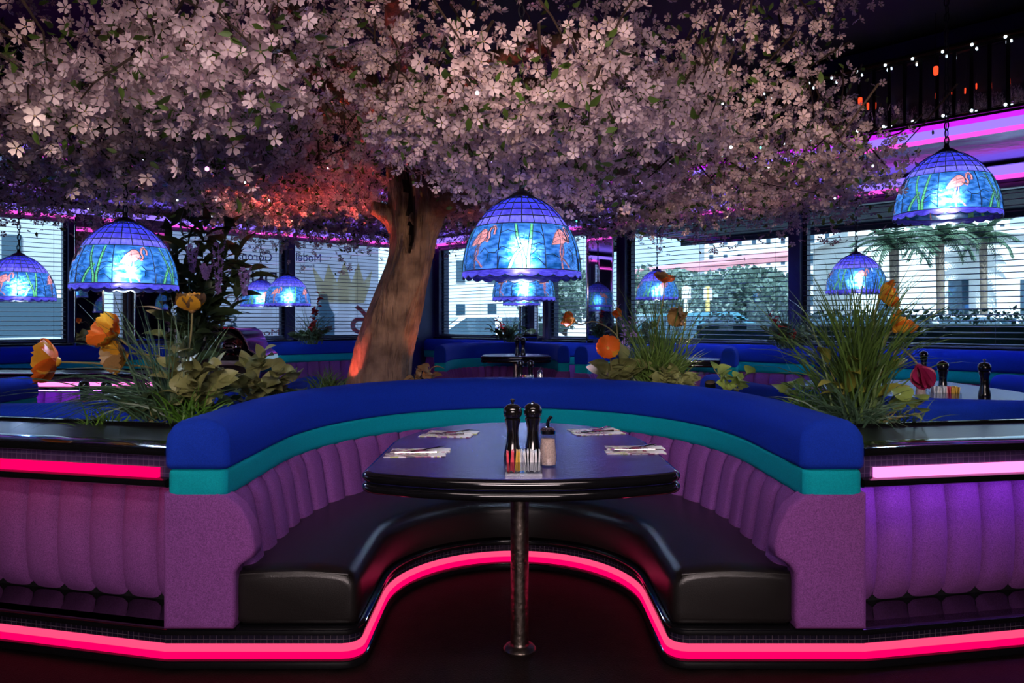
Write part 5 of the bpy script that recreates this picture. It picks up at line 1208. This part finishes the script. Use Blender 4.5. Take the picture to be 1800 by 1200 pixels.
# palms
def palm(loc, h, label, seed):
    e = thing('palm_tree', loc, label, 'palm tree', 'palms outside'); r = random.Random(seed)
    m = MB(); m.tube([(0, 0, 0), (.03, 0, h * .5), (0, 0, h)], [.14, .11, .13], 12); m.build('trunk', mat('palm_trunk', (.16, .12, .09), .9, var=(6, .4), bump=(14, 1.0)), e)
    s = MB()
    for k in range(16):
        t = k / 16; x = 1.9 * t; z = .55 * math.sin(t * 2.2) - 0.9 * t * t
        for sd in (-1, 1): s.add([(x, 0, z), (x + .12, 0, z), (x + .30, sd * .42 * (1 - .6 * t), z - .16), (x + .24, sd * .44 * (1 - .6 * t), z - .18)], [(0, 1, 2, 3)])
    s.tube([(1.9 * t / 8, 0, .55 * math.sin(t / 8 * 2.2) - .9 * (t / 8) ** 2) for t in range(9)], .02, 4)
    me = s.mesh('frond', leaf_mat('palm_frond_%d' % seed, (.05, .10, .06), (.10, .16, .10), .25))
    for i in range(26): link('frond', me, e, Matrix.Translation((0, 0, h)) @ Matrix.Rotation(2 * PI * i / 13 + r.uniform(-.2, .2), 4, 'Z') @ Matrix.Rotation(r.uniform(-.9, .55), 4, 'Y') @ Matrix.Diagonal((.55, .55, .55, 1)))
palm((10.6, 21.0, 0), 3.3, 'palm tree outside left of the white building', 1)
palm((13.0, 23.0, 0), 3.7, 'palm tree outside standing over the white building', 2)
palm((16.5, 26.5, 0), 4.1, 'palm tree outside at the far right edge', 3)
# buildings
def building(loc, rz, w, d, h, label, rows, cols, mt, wz=0.7, roof=True):
    e = thing('building', loc, label, 'building', None, rz)
    m = MB(); m.box((0, d / 2, h / 2), (w, d, h)); m.build('wall', mt, e, flat=True)
    s = MB(); ww = w / cols * .28; wh = h / (rows + .6) * .5; s.box((0, 0, 0), (ww, .08, wh)); me = s.mesh('window', M_['car_glass'])
    for i in range(rows):
        for j in range(cols): link('window', me, e, Matrix.Translation((-w / 2 + w * (j + .5) / cols, -.02, h * (i + .75) / (rows + .6))))
    if roof: m = MB(); m.box((0, d / 2, h + .1), (w + .5, d + .5, .25)); m.build('roof_edge', M_['stucco'], e, flat=True)
    return e
building((18.5, 27.0, -.05), -0.15, 12, 6, 4.4, 'low white building outside at the right', 1, 5, M_['stucco'])
building((24, 62, -.05), -0.2, 16, 10, 13, 'tall pale hotel block far outside right of centre', 7, 14, mat('hotel_wall', (0.62, 0.60, 0.60), .9, var=(.3, .05)))
building((38, 70, -.05), -0.3, 14, 10, 16, 'second tall pale block far outside at the right', 9, 12, mat('hotel_wall_2', (0.66, 0.60, 0.58), .9, var=(.3, .05)))
building((-16, 26, -.05), 0.6, 16, 8, 7.5, 'grey parking structure outside the far left window', 3, 8, mat('parking_wall', (0.40, 0.42, 0.46), .9, var=(.5, .1)))
building((-3.2, 36, -.05), 0.1, 9, 8, 7.5, 'pale shop building outside right of the trunk', 3, 6, mat('shop_wall', (0.55, 0.58, 0.60), .9, var=(.4, .08)))
e = thing('red_roof', (7.5, 38, 0), 'pinkish red sloping roof outside right of centre', 'roof', None, -0.1)
m = MB(); m.add([(-7, 0, 2.9), (7, 0, 4.6), (7, 4, 5.1), (-7, 4, 3.4), (-7, 0, 2.6), (7, 0, 4.3)], [(0, 1, 2, 3), (0, 4, 5, 1)]); m.build('roof_slope', mat('red_roof_tile', (0.5, 0.2, 0.22), .8, var=(2, .15)), e, flat=True)
m = MB(); m.box((0, 2.2, 1.0), (13.5, 3.5, 2.0)); m.build('wall', M_['stucco'], e, flat=True)
def tree_out(loc, h, r_, label, seed):
    e = thing('street_tree', loc, label, 'tree', 'street trees outside'); r = random.Random(seed)
    m = MB(); m.tube([(0, 0, 0), (.1, 0, h * .4), (0, 0, h * .7)], [.16, .12, .06], 8); m.build('trunk', M_['twig'], e)
    v = []; f = []
    for i in range(2600):
        d = Vector((r.gauss(0, 1), r.gauss(0, 1), r.gauss(0, 1))).normalized() * r.random() ** .35; c = Vector((d.x * r_, d.y * r_, h * .66 + d.z * h * .34)) ; c += mnoise.noise_vector(c * .9) * .5
        a = Vector((r.gauss(0, 1), r.gauss(0, 1), r.gauss(0, 1))).normalized() * .12; b = a.cross(Vector((r.gauss(0, 1), r.gauss(0, 1), r.gauss(0, 1)))).normalized() * .09; o = len(v); v += [c - a, c + b, c + a, c - b]; f.append((o, o + 1, o + 2, o + 3))
    o = link('crown', fast_mesh('crown', np.array([tuple(q) for q in v]), f, [0] * len(f), [leaf_mat('street_leaf_%d' % seed, (.11, .17, .14), (.20, .27, .22), .35)]), e); tag(o, kind='stuff')
for i, (x, y, h, r_, lab) in enumerate(((4.4, 24, 2.9, 1.7, 'leafy street tree outside just right of the mirrored column'), (8.0, 26, 3.1, 1.9, 'leafy street tree outside between the right hand mullion and the lamp'), (10.6, 32, 3.4, 1.8, 'leafy street tree outside left of the palms'), (2.0, 30, 3.4, 1.8, 'leafy street tree outside behind the largest lamp'))):
    tree_out((x, y, -.05), h, r_, lab, i)
for x, y, lab in ((4.6, 20, 'white street post outside, left of the pair'), (5.3, 20.5, 'yellow street post outside, right of the pair')):
    e = thing('street_post', (x, y, -.05), lab, 'post', 'street posts outside'); m = MB(); m.tube([(0, 0, 0), (0, 0, 2.2)], .06, 8); m.build('pole', M_['stucco'] if 'white' in lab else mat('yellow_post', (.6, .42, .12), .6), e)
    m = MB(); m.box((0, -.03, 2.0), (.24, .03, .34), bev=.01); m.build('sign_plate', M_['stucco'], e)
# advertising banner hung outside the left hand windows; its lettering shows reversed from inside
M_['banner'] = mat('banner_cloth', (0.62, 0.60, 0.66), .9, var=(1.2, .05))
_b = M_['banner'].node_tree; _t = _b.nodes.new('ShaderNodeBsdfTranslucent'); _t.inputs['Color'].default_value = (.75, .72, .80, 1); _x = _b.nodes.new('ShaderNodeMixShader'); _x.inputs['Fac'].default_value = .75
_o = _b.nodes['Material Output']; _b.links.new(_b.nodes['Principled BSDF'].outputs[0], _x.inputs[1]); _b.links.new(_t.outputs[0], _x.inputs[2]); _b.links.new(_x.outputs[0], _o.inputs['Surface'])
def banner(x0, x1, label): 
    e = thing('banner', None, label, 'banner', 'advertising banners', M=ML @ Matrix.Translation((0, 0.30, 0)))
    m = MB(); m.box(((x0 + x1) / 2, 0, 1.66), (x1 - x0, .004, 1.36)); m.build('cloth', M_['banner'], e, flat=True)
    return e
def text(e, s, x, z, size, mt, w=None):
    cu = bpy.data.curves.new('lettering', 'FONT'); cu.body = s; cu.size = size; cu.align_x = 'CENTER'; cu.extrude = 0.001
    ob = bpy.data.objects.new('lettering', cu); dg = bpy.context.evaluated_depsgraph_get(); COL.objects.link(ob); dg.update()
    me = bpy.data.meshes.new_from_object(ob.evaluated_get(dg)); COL.objects.unlink(ob); bpy.data.objects.remove(ob)
    xs = [v.co.x for v in me.vertices]; k = (w / (max(xs) - min(xs))) if w else 1.0
    me.materials.clear(); me.materials.append(mt)
    return link('lettering', me, e, Matrix.Translation((x, -0.006, z)) @ Matrix.Diagonal((-k, 1, 1, 1)) @ Matrix.Rotation(PI / 2, 4, 'X'))
def ink(name, c):
    m, nt, b, out = nodes(name); nt.nodes.remove(b); t = nt.nodes.new('ShaderNodeBsdfTranslucent'); t.inputs['Color'].default_value = (*c, 1); d = nt.nodes.new('ShaderNodeBsdfDiffuse'); d.inputs['Color'].default_value = (*c, 1)
    x = nt.nodes.new('ShaderNodeMixShader'); x.inputs['Fac'].default_value = .3; nt.links.new(t.outputs[0], x.inputs[1]); nt.links.new(d.outputs[0], x.inputs[2]); nt.links.new(x.outputs[0], out.inputs['Surface']); return m
INK = {k: ink('ink_' + k, c) for k, c in (('navy', (.16, .14, .26)), ('teal', (.16, .30, .38)), ('red', (.6, .2, .24)), ('gold', (.95, .78, .42)), ('blue', (.12, .10, .36)))}
b1 = banner(-4.6, -2.46, 'banner with big game lettering outside the left hand window')
text(b1, 'Corona', -2.84, 2.03, .17, INK['blue'], .50); text(b1, 'DURING', -3.02, 1.70, .26, INK['navy'], 1.00); text(b1, 'FOOTBALL', -3.35, 1.42, .20, INK['red'], 1.25)
text(b1, 'game', -3.50, 1.14, .34, INK['teal'], 0.85); text(b1, 'Monday - Thursday', -3.20, 1.01, .12, INK['red'], 1.45)
b2 = banner(-2.44, -0.86, 'banner with gold crown and red numeral outside, left of the trunk')
text(b2, 'Modelo', -2.08, 2.06, .17, INK['blue'], .48); text(b2, 'Especial', -2.06, 1.98, .06, INK['blue'], .22); text(b2, '6', -1.18, 1.02, .62, INK['red'], .34)
m = MB(); cpoly = [(-1.86, 1.48), (-1.12, 1.48), (-1.02, 1.74), (-0.98, 1.98), (-1.12, 1.80), (-1.22, 2.08), (-1.34, 1.78), (-1.46, 2.10), (-1.58, 1.78), (-1.72, 2.04), (-1.80, 1.78), (-1.98, 2.0), (-1.92, 1.72)]
m.add([(x, -0.005, z) for x, z in cpoly], [tuple(range(len(cpoly)))]); m.build('gold_crown', INK['gold'], b2, flat=True)
m = MB(); bt = [(-1.98, 0.99), (-1.62, 0.99), (-1.62, 1.30), (-1.70, 1.42), (-1.74, 1.60), (-1.86, 1.60), (-1.90, 1.42), (-1.98, 1.30)]
m.add([(x, -0.005, z) for x, z in bt], [tuple(range(len(bt)))]); m.build('bottle_picture', INK['teal'], b2, flat=True)
